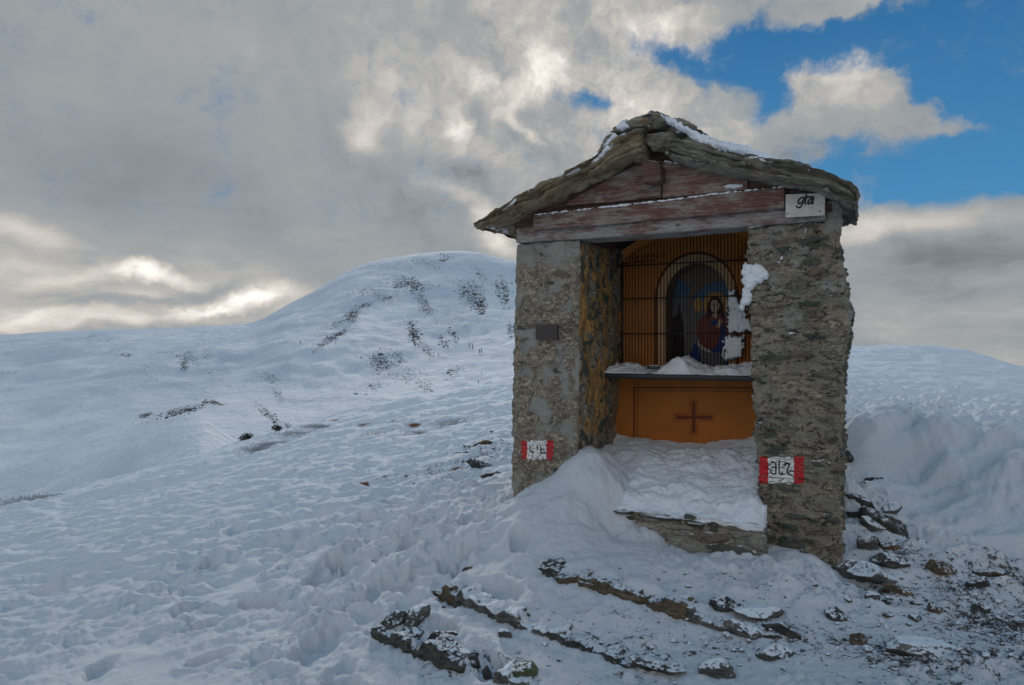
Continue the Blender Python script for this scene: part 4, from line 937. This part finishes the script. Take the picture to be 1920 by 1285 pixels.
o = slab('roof_slab', RR_t, RR_b, -.22, 1.42, M_roofR, .16, 2); tag(o, 'right roof slab, grey green stone with snow on top')
# ridge stones
RST = [(1195,231,96,24,-12,M_ridge),(1238,232,52,18,-6,M_ridge),(1245,241,28,11,2,M_frost),(1160,266,48,24,-24,M_ridge),(1244,263,66,34,-4,M_ridge),(1295,267,50,16,10,M_ridge),(1192,250,66,12,-4,M_ridge),(1216,244,30,12,0,M_slateb),(1275,250,46,10,14,M_frost),(1222,290,50,18,6,M_woodD)]
RST = RST[:9]+[(1146,268,56,34,-30,M_ridge),(1268,238,58,24,16,M_ridge),(1302,256,74,24,15,M_frost),(1215,222,60,18,-4,M_frost),(1335,272,50,14,12,M_ridge)]
for k_, (px, py, wp, hp, tl_, m_) in enumerate(RST):
    s_, z_ = front(px, py, -.12); sc_ = 5.0/FP
    P, F = rock_shape((wp*sc_*1.12, .26, hp*sc_*1.25), 500+k_, 5, 18, 1.7, .62); P = rot(P, 0, R(tl_)*.9, random.uniform(-.15, .15))
    mk('ridge_stone', P+np.array([s_, -.06 if k_ != 4 else -.1, z_]), F, m_, shrine)
for k_ in range(7):                                                # the same course running back along the ridge
    P, F = rock_shape((.36, .26, .13), 560+k_, 5, 14, .8, .7); mk('ridge_stone', P+np.array([1.12+.03*math.sin(k_*2), .16+k_*.2, 3.06]), F, M_ridge, shrine)
def board(name, top, bot, d0, th, m_, res=.012, amp=.002, rr=.006):
    Tt = fpts(top, d0); Bb = fpts(bot, d0); s0, s1 = Tt[0, 0], Tt[-1, 0]
    U, F = gbox(int((s1-s0)/res), max(3, int(th/res)), max(4, int((Tt[:, 1].mean()-Bb[:, 1].mean())/res)))
    s_ = s0+U[:, 0]*(s1-s0); zt = np.interp(s_, Tt[:, 0], Tt[:, 1]); zb = np.interp(s_, Bb[:, 0], Bb[:, 1])
    P = np.stack([s_, d0+U[:, 1]*th, zb+U[:, 2]*(zt-zb)], 1); N = normals(P, F)
    dsp = amp*fb3(P*np.array([3, 20, 25]), 3)+amp*.8*fb3(P*np.array([8, 40, 60]), 2)
    e = ((U[:, 2] < .001) | (U[:, 2] > .999)) & (U[:, 1] < .001); P = P+N*(dsp-np.where(e, .004, 0))[:, None]
    return mk(name, P, F, m_, shrine)
o = board('lintel_beam', [(968,428),(1100,415),(1250,400),(1400,388),(1470,381),(1548,375)], [(968,456),(1100,447),(1200,440),(1300,433),(1400,424),(1470,420),(1548,413)], -.03, .26, M_woodC, amp=.004); tag(o, 'grey weathered lintel beam')
o = board('fascia_board', [(1000,403),(1120,390),(1240,377),(1350,363),(1471,350)], [(1000,432),(1120,423),(1240,411),(1350,402),(1471,391)], -.075, .035, M_woodA); tag(o, 'long red brown fascia board with frost on its top edge')
board('gable_board', [(1062,380),(1110,352),(1150,330),(1190,310),(1204,303),(1204,303.5),(1240,302)], [(1062,386),(1110,382),(1150,379),(1204,373),(1240,370)], -.05, .03, M_woodA)
o = board('gable_board', [(1242,303),(1290,310),(1340,320),(1402,332)], [(1242,371),(1290,367),(1340,362),(1402,355)], -.060, .03, M_woodB); tag(o, 'worn right gable board with a dark knot')
o = board('gable_board', [(1403,336),(1440,342),(1478,352)], [(1403,357),(1440,356),(1478,356)], -.045, .02, M_woodD)
board('ridge_beam', [(1203,307),(1215,300),(1232,303),(1239,312)], [(1203,337),(1215,342),(1232,341),(1239,338)], -.19, .5, M_woodD, .008, .005)
gt = [(965,412),(1060,352),(1205,285),(1250,285),(1400,327),(1560,360)]
board('gable_wall', gt, [(965,440),(1560,400)], -.012, .05, M_woodD)
P, F, U = rbox((.25, .24, 2.635), (2.05, 1.4, 2.66), .05, .005); mk('ceiling', P, F, M_void, shrine)
# rear gable
board('gable_wall', [(905,420),(1060,360),(1205,300),(1250,300),(1400,335),(1560,365)], [(905,440),(1560,415)], -.012, .05, M_woodD, .03).location = (.0, 1.40, 0)
# small snow scraps on timber tops
# ------------------------------------------------------------------ niche and altar
ND = 1.03
def arc(px0, px1, pyb, pys, pyt, n, d):
    """left foot, up to the spring, over the arch, down to the right foot - in shrine units"""
    a = front(px0, pyb, d); b = front(px0, pys, d); c = front((px0+px1)/2, pyt, d); e = front(px1, pys, d); s0, s1 = a[0], e[0]
    zb, zs, zt = a[1], (b[1]+e[1])/2, c[1]; pts = [(s0, zb+(zs-zb)*k/8) for k in range(8)]
    for k in range(n+1): t = math.pi*(1-k/n); pts.append(((s0+s1)/2+(s1-s0)/2*math.cos(t), zs+(zt-zs)*math.sin(t)))
    return pts+[(s1, zs+(zb-zs)*k/8) for k in range(1, 9)]
def strip(A_, B_, dA, dB): 
    n = len(A_); V = [(s_, dA, z_) for s_, z_ in A_]+[(s_, dB, z_) for s_, z_ in B_]
    return V, [(k, k+1, n+k+1, n+k) for k in range(n-1)]
inn = arc(1248, 1366, 700, 560, 494, 32, ND); mid = arc(1233, 1380, 700, 556, 477, 32, ND); lin = arc(1228, 1384, 700, 556, 472, 32, ND)
s0, s1 = .50, 1.80; n_ = len(inn)
outer = []
zS = front(1165, 478, ND)[1]; zT = front(1300, 424, ND)[1]
for k in range(8): outer.append((s0, 1.30+(zS-1.30)*k/8))
for k in range(33): t = k/32; outer.append((s0+(s1-s0)*t, zS+(zT-zS)*(1-(1-min(1, t/.42))**2)-.10*max(0, (t-.75)/.25)**2))
for k in range(1, 9): outer.append((s1, zS+(1.30-zS)*k/8))
V, F = strip(mid, outer, ND, ND)
V2, F2 = strip(inn, mid, ND-.006, ND-.006)
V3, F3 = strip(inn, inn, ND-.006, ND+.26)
V4, F4 = strip(mid, lin, ND-.003, ND-.003)
V5, F5 = strip(mid, mid, ND-.006, ND)
Vn, Fn = join([(V, F), (V2, F2), (V3, F3), (V4, F4), (V5, F5)])
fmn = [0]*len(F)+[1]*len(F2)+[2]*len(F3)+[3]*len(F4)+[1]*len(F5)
niche = mk('niche_wall', Vn, Fn, [M_plast, M_cream, M_jamb, M_line], shrine, fm=fmn, smooth=False); tag(niche, 'orange plastered wall with a cream arched niche')
def pp(L_, d): return [(a, d, b) for a, b in (front(x, y, d) for x, y in L_)]
fres = []; fmf = []; mats_f = []
def fm_(name, c): m_ = plain(name, c, .85, .2, 12, 0); mats_f.append(m_); return len(mats_f)-1
f_bg = fm_('fresco_grey', (.22, .215, .225)); f_bl = fm_('fresco_blue', (.10, .22, .33)); f_dk = fm_('fresco_dark', (.03, .022, .02)); f_ha = fm_('fresco_gold', (.62, .34, .11)); f_ro = fm_('fresco_robe', (.28, .085, .06)); f_cl = fm_('fresco_cloak', (.03, .07, .30))
f_sk = fm_('fresco_skin', (.72, .50, .35)); f_hr = fm_('fresco_hair', (.07, .022, .016)); f_wh = fm_('fresco_white', (.70, .64, .55)); f_br = fm_('fresco_brown', (.24, .175, .14))
lay = [0]
def fp(L_, mi):
    lay[0] += 1; d = ND+.255-.0012*lay[0]; fres.append((pp(L_, d), [tuple(range(len(L_)))])); fmf.append(mi)
def ell(cx_, cy_, rx, ry, n=22, a0=0, a1=360): return [(cx_+rx*math.cos(R(a0+(a1-a0)*k/n)), cy_+ry*math.sin(R(a0+(a1-a0)*k/n))) for k in range(n+(1 if a1-a0 < 360 else 0))]
fp([(1235, 720), (1235, 480), (1400, 480), (1400, 720)], f_br)
fp([(1255, 720), (1255, 560), (1268, 518), (1297, 541), (1288, 560), (1286, 720)], f_bg)
fp([(1250, 562), (1268, 516), (1297, 541), (1290, 556), (1252, 556)], f_bl)
fp([(1254, 690), (1256, 600), (1272, 588), (1273, 566), (1278, 590), (1284, 640), (1284, 690)], f_dk)
fp([(1290, 720), (1294, 590), (1302, 555), (1320, 538), (1345, 529), (1375, 530), (1390, 540), (1390, 720)], f_bg)
fp([(1298, 568), (1303, 552), (1320, 537), (1345, 528), (1375, 529), (1390, 538), (1390, 568), (1345, 560)], f_bl)
fp(ell(1342, 570, 24, 22), f_ha); fp(ell(1309, 572, 8, 14, 14), f_ha)
fp([(1290, 672), (1300, 650), (1306, 640), (1318, 690), (1360, 690), (1360, 672), (1372, 650), (1376, 672), (1374, 690), (1290, 690)], f_cl)
fp([(1308, 632), (1305, 610), (1312, 597), (1328, 586), (1350, 586), (1364, 596), (1368, 622), (1360, 640), (1350, 652), (1330, 655), (1316, 648)], f_ro)
fp([(1305, 622), (1309, 642), (1320, 652), (1334, 657), (1348, 653), (1349, 658), (1332, 662), (1316, 656), (1306, 644)], f_wh)
fp([(1346, 650), (1352, 618), (1356, 606), (1362, 624), (1362, 645), (1355, 658), (1338, 662), (1330, 656)], f_cl)
fp(ell(1341, 573, 14, 17)+[], f_hr)
fp([(1328, 572), (1324, 592), (1326, 600), (1334, 590), (1352, 590), (1357, 602), (1356, 572)], f_hr)
fp([(1336, 588), (1336, 594), (1341, 598), (1346, 594), (1346, 586)], f_sk)
fp(ell(1340, 574, 8.5, 12, 20), f_sk); fp(ell(1336.5, 571.5, 1.2, .7, 8), f_hr); fp(ell(1343.5, 571, 1.2, .7, 8), f_hr); fp([(1339.4, 572), (1340.6, 572), (1341.2, 577), (1339, 577)], f_br); fp(ell(1340.2, 580.5, 1.8, .7, 8), f_ro)
fp([(1329, 606), (1340, 600), (1346, 602), (1344, 608), (1332, 610)], f_cl)
fp([(1342, 612), (1348, 600), (1351, 597), (1352, 602), (1355, 600), (1352, 612), (1346, 616)], f_sk)
Vf, Ff = join(fres); mk('fresco', Vf, Ff, mats_f, niche, fm=fmf, smooth=False)
# inscription
def text(body, px, py, hpx, d, m_, parent, rz=0.0, name='inscription', spacing=1.1):
    cu = bpy.data.curves.new(name, 'FONT'); cu.body = body; cu.size = 1.0; cu.space_character = spacing; cu.extrude = .0; o = bpy.data.objects.new('t', cu); COL.objects.link(o)
    me = bpy.data.meshes.new_from_object(o.evaluated_get(bpy.context.evaluated_depsgraph_get())); bpy.data.objects.remove(o)
    s_, z_ = front(px, py, d); k = hpx*6.0/FP/.7; co = np.array([v.co[:] for v in me.vertices]); c_, sn = math.cos(rz), math.sin(rz)
    P = np.stack([s_+k*(co[:, 0]*c_-co[:, 1]*sn), np.full(len(co), d), z_+k*(co[:, 0]*sn+co[:, 1]*c_)], 1)
    o = mk(name, P, [tuple(f.vertices) for f in me.polygons], m_, parent, smooth=False); return o
text('PER GRAZIA', 1178, 490, 8.5, ND-.004, M_black, niche, .07, spacing=1.15)
text('I', 1287, 461, 8.5, ND-.004, plain('red_letter', (.35, .02, .01), .8, .1, 5, 0), niche)
# decorative line under the lettering
parts = []
for (x0, y0), (x1, y1) in [((1166, 496), (1229, 489)), ((1384, 484), (1420, 480))]:
    q = pp([(x0, y0), (x1, y1), (x1, y1-2.2), (x0, y0-2.2)], ND-.002); parts.append((q, [(0, 1, 2, 3)]))
Vq, Fq = join(parts); mk('painted_line', Vq, Fq, M_line, niche, smooth=False)
AD = 1.0
P, F, U = rbox((.46, AD, .1), (1.88, AD+.05, 1.335), .03, 0); altar = mk('altar_front', P, F, M_plast2, shrine); tag(altar, 'orange altar front with a painted cross')
def poly_bar(L_, d): return (pp(L_, d), [(0, 1, 2, 3)])
cr_ = []
for (x0, y0, x1, y1) in [(1297, 754, 1304, 812), (1267, 779.5, 1335, 786.5)]: cr_.append(poly_bar([(x0, y1), (x1, y1), (x1, y0), (x0, y0)], AD-(.003 if x0 == 1297 else .004)))
out = [(1294, 751), (1307, 751), (1307, 777), (1338, 776), (1338, 789), (1307, 790), (1307, 815), (1294, 815), (1294, 790), (1263, 790), (1263, 777), (1294, 777)]
for k in range(12):
    a = np.array(out[k]); b = np.array(out[(k+1) % 12]); hz = abs(b[1]-a[1]) < 2; o_ = np.array([0, .45]) if hz else np.array([.45, 0]); cr_.append(poly_bar([a-o_, b-o_, b+o_, a+o_], AD-.005))
Vc, Fc = join(cr_); mk('painted_cross', Vc, Fc, M_line, altar, smooth=False)
br_ = []
for a, b, wd in [((1189, 727), (1189, 830), 1.5), ((1195, 731), (1195, 830), .6), ((1187, 727), (1440, 727.5), 1.3), ((1194, 733), (1440, 734), .6)]:
    a = np.array(a, float); b = np.array(b, float); o_ = np.array([wd, 0]) if a[0] == b[0] else np.array([0, wd]); br_.append(poly_bar([a-o_, b-o_, b+o_, a+o_], AD-(.003 if a[0] == b[0] else .0045)))
Vc, Fc = join(br_); mk('painted_border', Vc, Fc, M_line, altar, smooth=False)
P, F, U = rbox((.50, .57, 1.305), (1.80, AD+.02, 1.350), .02, .006); P += normals(P, F)*(.003*fb3(P*9, 3))[:, None]; sill = mk('sill', P, F, M_dark, shrine); tag(sill, 'dark stone shelf below the grille')
# ------------------------------------------------------------------ grille
GD = .965
hb_ = [((1166, 498), (1425, 488)), ((1166, 561.5), (1425, 553.5)), ((1166, 627.5), (1425, 623.5))]
gs0 = front(1168, 600, GD)[0]; gs1 = front(1418, 600, GD)[0]; nb = 41
zr = [(front(a[0], a[1], GD)[1]+front(b[0], b[1], GD)[1])/2 for a, b in hb_]
Vg, Fg = join([cyl((gs0-.008, GD, 1.34), (gs0-.008, GD, zr[0]+.03), .009), cyl((gs1+.01, GD, 1.34), (gs1+.01, GD, zr[0]+.03), .009)])
grille = mk('grille', Vg, Fg, M_iron, shrine); tag(grille, 'black iron grille across the niche')
zleft = front(1172, 488, GD)[1]; ztop = front(1300, 436, GD)[1]
for k in range(nb):
    s_ = gs0+(gs1-gs0)*k/(nb-1); t_ = min(1.0, (s_-gs0)/(.46*(gs1-gs0)));  t2 = max(0, (s_-gs0)/(gs1-gs0)-.72)/.28
    zt_ = zleft+(ztop-zleft)*math.sin(t_*math.pi/2)**.85-.10*t2**1.4
    Vb, Fb = cyl((s_, GD, 1.335), (s_, GD, zt_), .0042, 6); mk('bar', Vb, Fb, M_iron, grille)
for z_ in zr:
    Vb, Fb = cyl((gs0-.02, GD-.008, z_), (gs1+.06, GD-.008, z_), .006, 6); mk('crossbar', Vb, Fb, M_iron, grille)
# ------------------------------------------------------------------ sign, plaque, trail marks
def quadplate(name, corners, d0, th, m_, parent=None):
    C = pp(corners, d0); C = np.array(C); V = np.concatenate([C, C+np.array([0, th, 0])])
    F = [(3, 2, 1, 0), (4, 5, 6, 7), (0, 1, 5, 4), (1, 2, 6, 5), (2, 3, 7, 6), (3, 0, 4, 7)]
    return mk(name, V, F, m_, parent, smooth=False, **({} if parent else SH))
SD = -.085
sign = quadplate('sign', [(1473, 365), (1547, 362), (1546, 404), (1473, 408)], SD, .012, M_plate); tag(sign, 'small off white metal plate reading gta on the right end of the gable beam', 'sign')
P, F, U = rbox((front(1478, 380, SD)[0], SD+.0125, front(1500, 400, -.04)[1]), (front(1540, 380, SD)[0], -.028, front(1500, 372, -.04)[1]), .02, 0); mk('mount', P, F, M_woodD, sign)
def strokes(lines, wd, d, ox, oy, k):
    parts = []
    for kk, L_ in enumerate(lines):
        q = np.array([front(ox+x*k, oy+y*k, d) for x, y in L_]); n = len(q)
        tg = np.gradient(q, axis=0); tg /= np.maximum(np.linalg.norm(tg, axis=1), 1e-9)[:, None]; nr = np.stack([-tg[:, 1], tg[:, 0]], 1)*wd/2
        A_ = q+nr; B_ = q-nr; V = [(a[0], d-.0004*kk, a[1]) for a in A_]+[(b[0], d-.0004*kk, b[1]) for b in B_]
        parts.append((V, [(i_, i_+1, n+i_+1, n+i_) for i_ in range(n-1)]))
        for e in (0, -1):
            c = q[e]; ring = [(c[0]+wd/2*math.cos(t), d-.0004*kk-.0002, c[1]+wd/2*math.sin(t)) for t in np.linspace(0, 6.28, 9)[:8]]; parts.append((ring, [tuple(range(8))]))
    return join(parts)
def curve(pts, n=28):
    P = np.array(pts, float); t = np.linspace(0, len(P)-1, n); out = []
    Pp = np.vstack([2*P[0]-P[1], P, 2*P[-1]-P[-2]])
    for u in t:
        i_ = min(int(u), len(P)-2); f = u-i_; a, b, c, d = Pp[i_:i_+4]
        out.append(.5*((2*b)+(-a+c)*f+(2*a-5*b+4*c-d)*f*f+(-a+3*b-3*c+d)*f**3))
    return out
# script letters traced in units of the close-up view
g_ = curve([(890, 385), (800, 380), (720, 430), (675, 510), (690, 590), (750, 580), (820, 520), (845, 490)])
g2 = curve([(880, 400), (845, 500), (800, 640), (740, 715), (670, 725), (610, 680)])
t1 = curve([(960, 330), (935, 430), (905, 560), (930, 600)])
t2_ = curve([(880, 385), (960, 375), (1060, 365), (1160, 360), (1195, 375)])
a1 = curve([(1180, 440), (1100, 430), (1020, 510), (1010, 580), (1070, 590), (1140, 520), (1175, 470)])
a2 = curve([(1200, 375), (1185, 450), (1160, 580), (1185, 590)])
Vl, Fl = strokes([g_, g2, t1, t2_, a1, a2], .0115, SD-.001, 1460, 350, 100/1836)
mk('lettering', Vl, Fl, M_black, sign, smooth=False)
for px, py, m_, r_ in [(1511.5, 366, M_rust, .007), (1476.5, 401.5, M_black, .004), (1537, 396.5, M_black, .005)]:
    s_, z_ = front(px, py, SD); Vb, Fb = cyl((s_, SD-.004, z_), (s_, SD+.004, z_), r_, 10); mk('screw', Vb, Fb, m_, sign)
pq = quadplate('plaque', [(1004, 610), (1045, 609), (1045, 636), (1004, 637)], -.028, .03, M_plq); tag(pq, 'small dark rectangular plaque on the left pillar', 'plaque')
be = pq.modifiers.new('b', 'BEVEL'); be.width = .004; be.segments = 2
def trail_mark(parent, style, slo, shi, quad, xs, lines, wd, ox, oy, k, wear, seed, lab):
    wd = wd*1.15
    # quad: left, right, top, bottom in px; xs: the two colour boundaries
    x0, x1, y0, y1 = quad; nx, ny = int((x1-x0)*2.6), int((y1-y0)*2.6); gx, gy = np.meshgrid(np.linspace(x0, x1, nx+1), np.linspace(y0, y1, ny+1), indexing='ij')
    sz_ = np.array([front(a, b, 0) for a, b in zip(gx.ravel(), gy.ravel())]); P = np.stack([sz_[:, 0], np.zeros(len(sz_)), sz_[:, 1]], 1)
    dsp, *_ = masonry(P, style); P[:, 1] = -dsp-.0035
    i_ = (np.arange(nx)[:, None]*(ny+1)+np.arange(ny)[None]).ravel(); F = np.stack([i_, i_+1, i_+ny+2, i_+ny+1], 1)
    cx_ = gx.ravel()[F].mean(1); cy_ = gy.ravel()[F].mean(1)
    wob = 1.6*fb2(cy_*.12+seed, cx_*0+2, 3)
    m_ = np.where(cx_+wob < xs[0], 1, np.where(cx_+wob > xs[1], 1, 0))
    for L_ in lines:
        D, _ = dseg(cx_, cy_, [(ox+a*k, oy+b*k) for a, b in L_]); m_ = np.where((D < wd) & (m_ == 0), 2, m_)
    edge = np.minimum.reduce([cx_-x0, x1-cx_, cy_-y0, y1-cy_])
    wn = fb2(cx_*.30+seed, cy_*.30, 4); keep = (edge+3.6*fb2(cx_*.22, cy_*.22+seed, 4) > 1.2) & (wn < wear)
    return tag(mk('trail_mark', P, F[keep], [M_white, M_red, M_black], parent, fm=m_[keep]), lab)
kz = 110/1767
trail_mark(pilR, 'R', Rslo, Rshi, (1423, 1508, 856, 908), (1440.5, 1488.5), [
    [(580, 415), (680, 435), (715, 470), (715, 780), (660, 795), (580, 765)], [(595, 585), (735, 600)],
    [(825, 440), (810, 600), (820, 790), (970, 800)], [(895, 740), (890, 830)],
    [(960, 500), (1010, 480), (1100, 490), (1120, 520), (1075, 620), (1050, 780), (1230, 850)], [(1110, 745), (1160, 690), (1270, 710)]], 1.25, 1410, 840, kz, .62, 3, 'red and white painted trail mark numbered 342')
kz = 100/1836
trail_mark(pilL, 'L', Lslo, Lshi, (976, 1039, 825, 863), (988.5, 1024.5), [
    [(620, 500), (625, 690), (750, 700)], [(705, 650), (705, 740)], [(855, 460), (865, 600)],
    [(985, 450), (1000, 560)], [(1090, 620), (1010, 600), (975, 650), (985, 740), (1180, 740)]], .95, 960, 810, kz, .34, 9, 'worn red and white painted trail mark with faded numerals')

# ------------------------------------------------------------------ snow lying on the shrine
def heightsheet(name, s0, s1, d0, d1, top, bot, res, m_, label, ragged=0.0):
    n = (int((s1-s0)/res), int((d1-d0)/res), 4); U, F = gbox(*n); s_ = s0+U[:, 0]*(s1-s0); d = d0+U[:, 1]*(d1-d0); zt = top(s_, d); zb = bot(s_, d)
    P = np.stack([s_, d+ragged*fb2(s_*6, s_*0+U[:, 2]*1.2, 4)*(U[:, 1] < .001), zb+U[:, 2]*np.maximum(zt-zb, .001)], 1)
    P = P+normals(P, F)*(.007*fb3(P*17, 3)+.004*fb3(P*55, 2))[:, None]*(U[:, 2] > .3)[:, None]
    o = mk(name, P, F, m_, **SH); return tag(o, label, 'snow', kind='stuff')
# porch drift
def porch_top(s_, d):
    cx_, sn = toworld(s_, d); v = np.clip(d, -.3, 1.02)
    back = .775+.10*((s_-1.1)/.6)**2*np.where(s_ > 1.1, 1.0, .35)
    frontz = .445+.10*sst(1.0, .62, s_)+.02*sst(1.6, 1.8, s_)
    t = sst(-.15, 1.0, d); t = .35*t+.65*np.clip((d+.15)/1.15, 0, 1)**1.15
    z = frontz*(1-t)+back*t
    lip = sst(-.205+.03*fb2(s_*7, s_*0+3, 3)*1.0, -.06, d); z = .415+(z-.415)*lip**.45
    c = clump(cx_*1.0, sn*1.0); z = .40+(z-.40)*(.25+.75*sst(1.868, 1.79, s_-.02*fb2(d*9, d*0, 2)*(d < .1)))*1.0
    return z+c*.55*sst(1.0, .5, d)*sst(.5, 1.0, s_)*(.35+.65*sst(-.21, -.05, d))-.02+.02*fb2(s_*4, d*4, 3)
heightsheet('snow_drift', .50, 1.865, -.215, 1.01, porch_top, lambda s_, d: np.where(d < .1, .412+.020*fb2(s_*7, s_*0+.3, 4)-.03*sst(1.2, 1.8, s_), .2), .0085, M_snow, 'snow drifted into the porch over the step, up to the altar front', .035)
# sill snow
def sill_top(s_, d):
    e = np.minimum(sst(.565, .66, d+.02*fb2(s_*8, d*5, 2)), 1)
    x = .030+.030*sst(.2, .8, fb2(s_*5+2, d*5, 3)+.5)+.075*np.exp(-((s_-1.13)/.10)**2)+.02*np.exp(-((s_-.62)/.12)**2)+.05*sst(1.45, 1.75, s_)-.025*np.exp(-((s_-.88)/.10)**2)
    return 1.349+e*x+.012*fb2(s_*22, d*22, 4)*e
heightsheet('snow', .535, 1.765, .575, .998, sill_top, lambda s_, d: s_*0+1.346, .009, M_snow, 'snow heaped on the dark shelf below the grille')
P, F = rock_shape((.10, .07, .05), 77, 5); o = mk('rock', P+np.array([.93, .64, 1.40]), F, M_slate, **SH); tag(o, 'small dark stone lying in the snow on the shelf', 'rock')
# roof snow
RTt = fpts(RR_t, -.22)
def rroof(s_, d):
    z = np.interp(s_, RTt[:, 0], RTt[:, 1]); a = front(1262, 0, -.22)[0]; b = front(1520, 0, -.22)[0]
    k = sst(a-.02, a+.25, s_)*sst(b, b-.45, s_); e = sst(-.205, -.12, d)
    return z+.002+(.080*k*e+.014*fb2(s_*35, d*35, 3)*e*k)+.014*fb2(s_*6, d*6, 2)*k*e-.006*(1-k)
heightsheet('snow', front(1262, 0, -.22)[0]-.02, front(1530, 0, -.22)[0], -.205, 1.38, rroof, lambda s_, d: np.interp(s_, RTt[:, 0], RTt[:, 1])-.02, .011, M_snow, 'wind packed snow along the right roof slab')
LTt = fpts(RL_t, -.22)
def lroof(s_, d):
    z = np.interp(s_, LTt[:, 0], LTt[:, 1]); a = front(1098, 0, -.22)[0]; b = front(1165, 0, -.22)[0]
    k = sst(a-.01, a+.05, s_)*sst(b+.10, b, s_); thin = -.012+.022*fb2(s_*14, d*14, 4)
    e = sst(-.225+.02*fb2(s_*9, s_*0, 2), -.16, d); return z+e*np.maximum(.055*k, thin)
heightsheet('snow', front(900, 0, -.22)[0], front(1190, 0, -.22)[0], -.225, 1.46, lroof, lambda s_, d: np.interp(s_, LTt[:, 0], LTt[:, 1])-.03, .011, M_snow, 'thin frosty snow on the left roof slab, thickest by the ridge')
# plastered snow: a patch with an outline and a thickness on a vertical plane
def plaster(poly_px, d, th, label, res=.0045, seed=0, jag=.012, parent=None, name='snow'):
    Q = fpts(poly_px, d); s0, z0 = Q.min(0)-.03; s1, z1 = Q.max(0)+.03; nx, nz = int((s1-s0)/res), int((z1-z0)/res)
    gs, gz_ = np.meshgrid(np.linspace(s0, s1, nx+1), np.linspace(z0, z1, nz+1), indexing='ij'); x, z = gs.ravel(), gz_.ravel()
    D, _ = dseg(x, z, Q, True); D = np.where(inpoly(x, z, Q), D, -D)+jag*fb2(x*28+seed, z*28, 4)
    hgt = th*np.sqrt(np.clip(D/.03, 0, 1))*(1+.35*fb2(x*20, z*20+seed, 3))
    P = np.stack([x, d-np.maximum(hgt, 0)+.002, z], 1); i_ = (np.arange(nx)[:, None]*(nz+1)+np.arange(nz)[None]).ravel(); F = np.stack([i_, i_+nz+1, i_+nz+2, i_+1], 1)
    keep = (D[F] > -.001).all(1); F = F[keep]; u, inv = np.unique(F, return_inverse=True); Pk = P[u]; Fk = inv.reshape(F.shape)
    back = Pk.copy(); back[:, 1] = d+.015; V = np.concatenate([Pk, back]); n = len(Pk)
    # rim faces close the patch to the wall behind
    E = np.concatenate([Fk[:, [a, (a+1) % 4]] for a in range(4)]); key = E[:, 0].astype(np.int64)*n*2+E[:, 1]; rev = E[:, 1].astype(np.int64)*n*2+E[:, 0]; bd = E[~np.isin(key, rev)]
    R_ = np.stack([bd[:, 1], bd[:, 0], bd[:, 0]+n, bd[:, 1]+n], 1)
    return tag(mk(name, V, np.concatenate([Fk, R_]), M_snow, parent, **({} if parent else SH)), label, 'snow', kind='stuff')
plaster([(1398,492),(1408,496),(1424,494),(1442,512),(1440,525),(1425,532),(1414,540),(1408,548),(1412,556),(1408,568),(1398,575),(1392,586),(1386,580),(1390,560),(1393,535),(1390,515),(1392,498)], -.005, .045, 'white snow plastered on the inner edge of the right pillar', seed=1)
plaster([(1363,552),(1368,538),(1372,550),(1377,545),(1384,562),(1392,572),(1400,590),(1413,612),(1413,623),(1364,625)], GD+.012, .022, 'snow frozen in the right side of the grille, upper patch', seed=4, jag=.032)
plaster([(1356,632),(1372,629),(1393,628),(1395,650),(1392,672),(1356,676)], GD+.012, .022, 'snow frozen in the right side of the grille, lower patch', seed=8, jag=.028)
plaster([(1236,217),(1262,221),(1285,236),(1312,250),(1345,263),(1400,280),(1404,292),(1340,282),(1300,268),(1286,252),(1262,238)], -.235, .05, 'snow draped over the right side of the ridge stones', seed=12, jag=.014)
plaster([(1106,313),(1112,296),(1128,286),(1137,264),(1152,250),(1160,258),(1150,270),(1146,284),(1128,298),(1118,313)], -.245, .035, 'snow clinging left of the ridge stones', seed=14, jag=.012)
plaster([(1152,238),(1164,228),(1176,222),(1174,232),(1180,240),(1166,246)], -.235, .03, 'small snow patch on the left end of the ridge cap', seed=15, jag=.01)
for tp, lab in (([(1002,402),(1120,389),(1240,376),(1350,362),(1470,349)], 'rim of frost along the top of the fascia board'), ([(1246,302),(1290,308),(1340,318),(1400,331)], 'rim of frost along the top of the right gable board')):
    plaster([(x, y-.8) for x, y in tp]+[(x, y+2.0) for x, y in tp][::-1], -.079 if tp[0][0] == 1002 else -.064, .010, lab, .004, seed=int(tp[0][0]), jag=.007)
plaster([(1356,349),(1366,345),(1392,345),(1394,350),(1380,353),(1362,353)], -.064, .008, 'small streak of frost on the right gable board', .004, 31, .004)
# rime crust scraps on the right pillar
scr = [((1512,428),(1507,440),(1505,452)),((1494,450),(1484,462),(1474,478)),((1476,468),(1468,480),(1462,488)),((1490,466),(1484,478)),((1507,448),(1509,454)),((1402,428),(1412,424),(1440,420)),((1404,462),(1412,470)),((1468,602),(1474,596),(1510,596)),((1530,590),(1548,582)),((1478,626),(1500,620)),((1456,494),(1462,492)),((1409,660),(1413,672)),((1408,640),(1412,655)),((1410,742),(1412,760)),((1412,782),(1416,794)),((1568,858-130),(1572,740))]
for k_, L_ in enumerate(scr):
    q = np.array([(*front(x, y, 0), ) for x, y in L_]); Pt = np.stack([q[:, 0], q[:, 0]*0, q[:, 1]], 1); dd = -float(masonry(Pt, 'R')[0].mean()); w_ = 2.2
    up = [(x, y-w_) for x, y in L_]; dn = [(x+1, y+w_) for x, y in L_][::-1]
    scr_o = plaster(up+dn, dd+.004, .012, 'thin streaks of rime stuck to the right pillar', .004, k_, .006)
    scr_o['group'] = 'rime streaks on the right pillar'
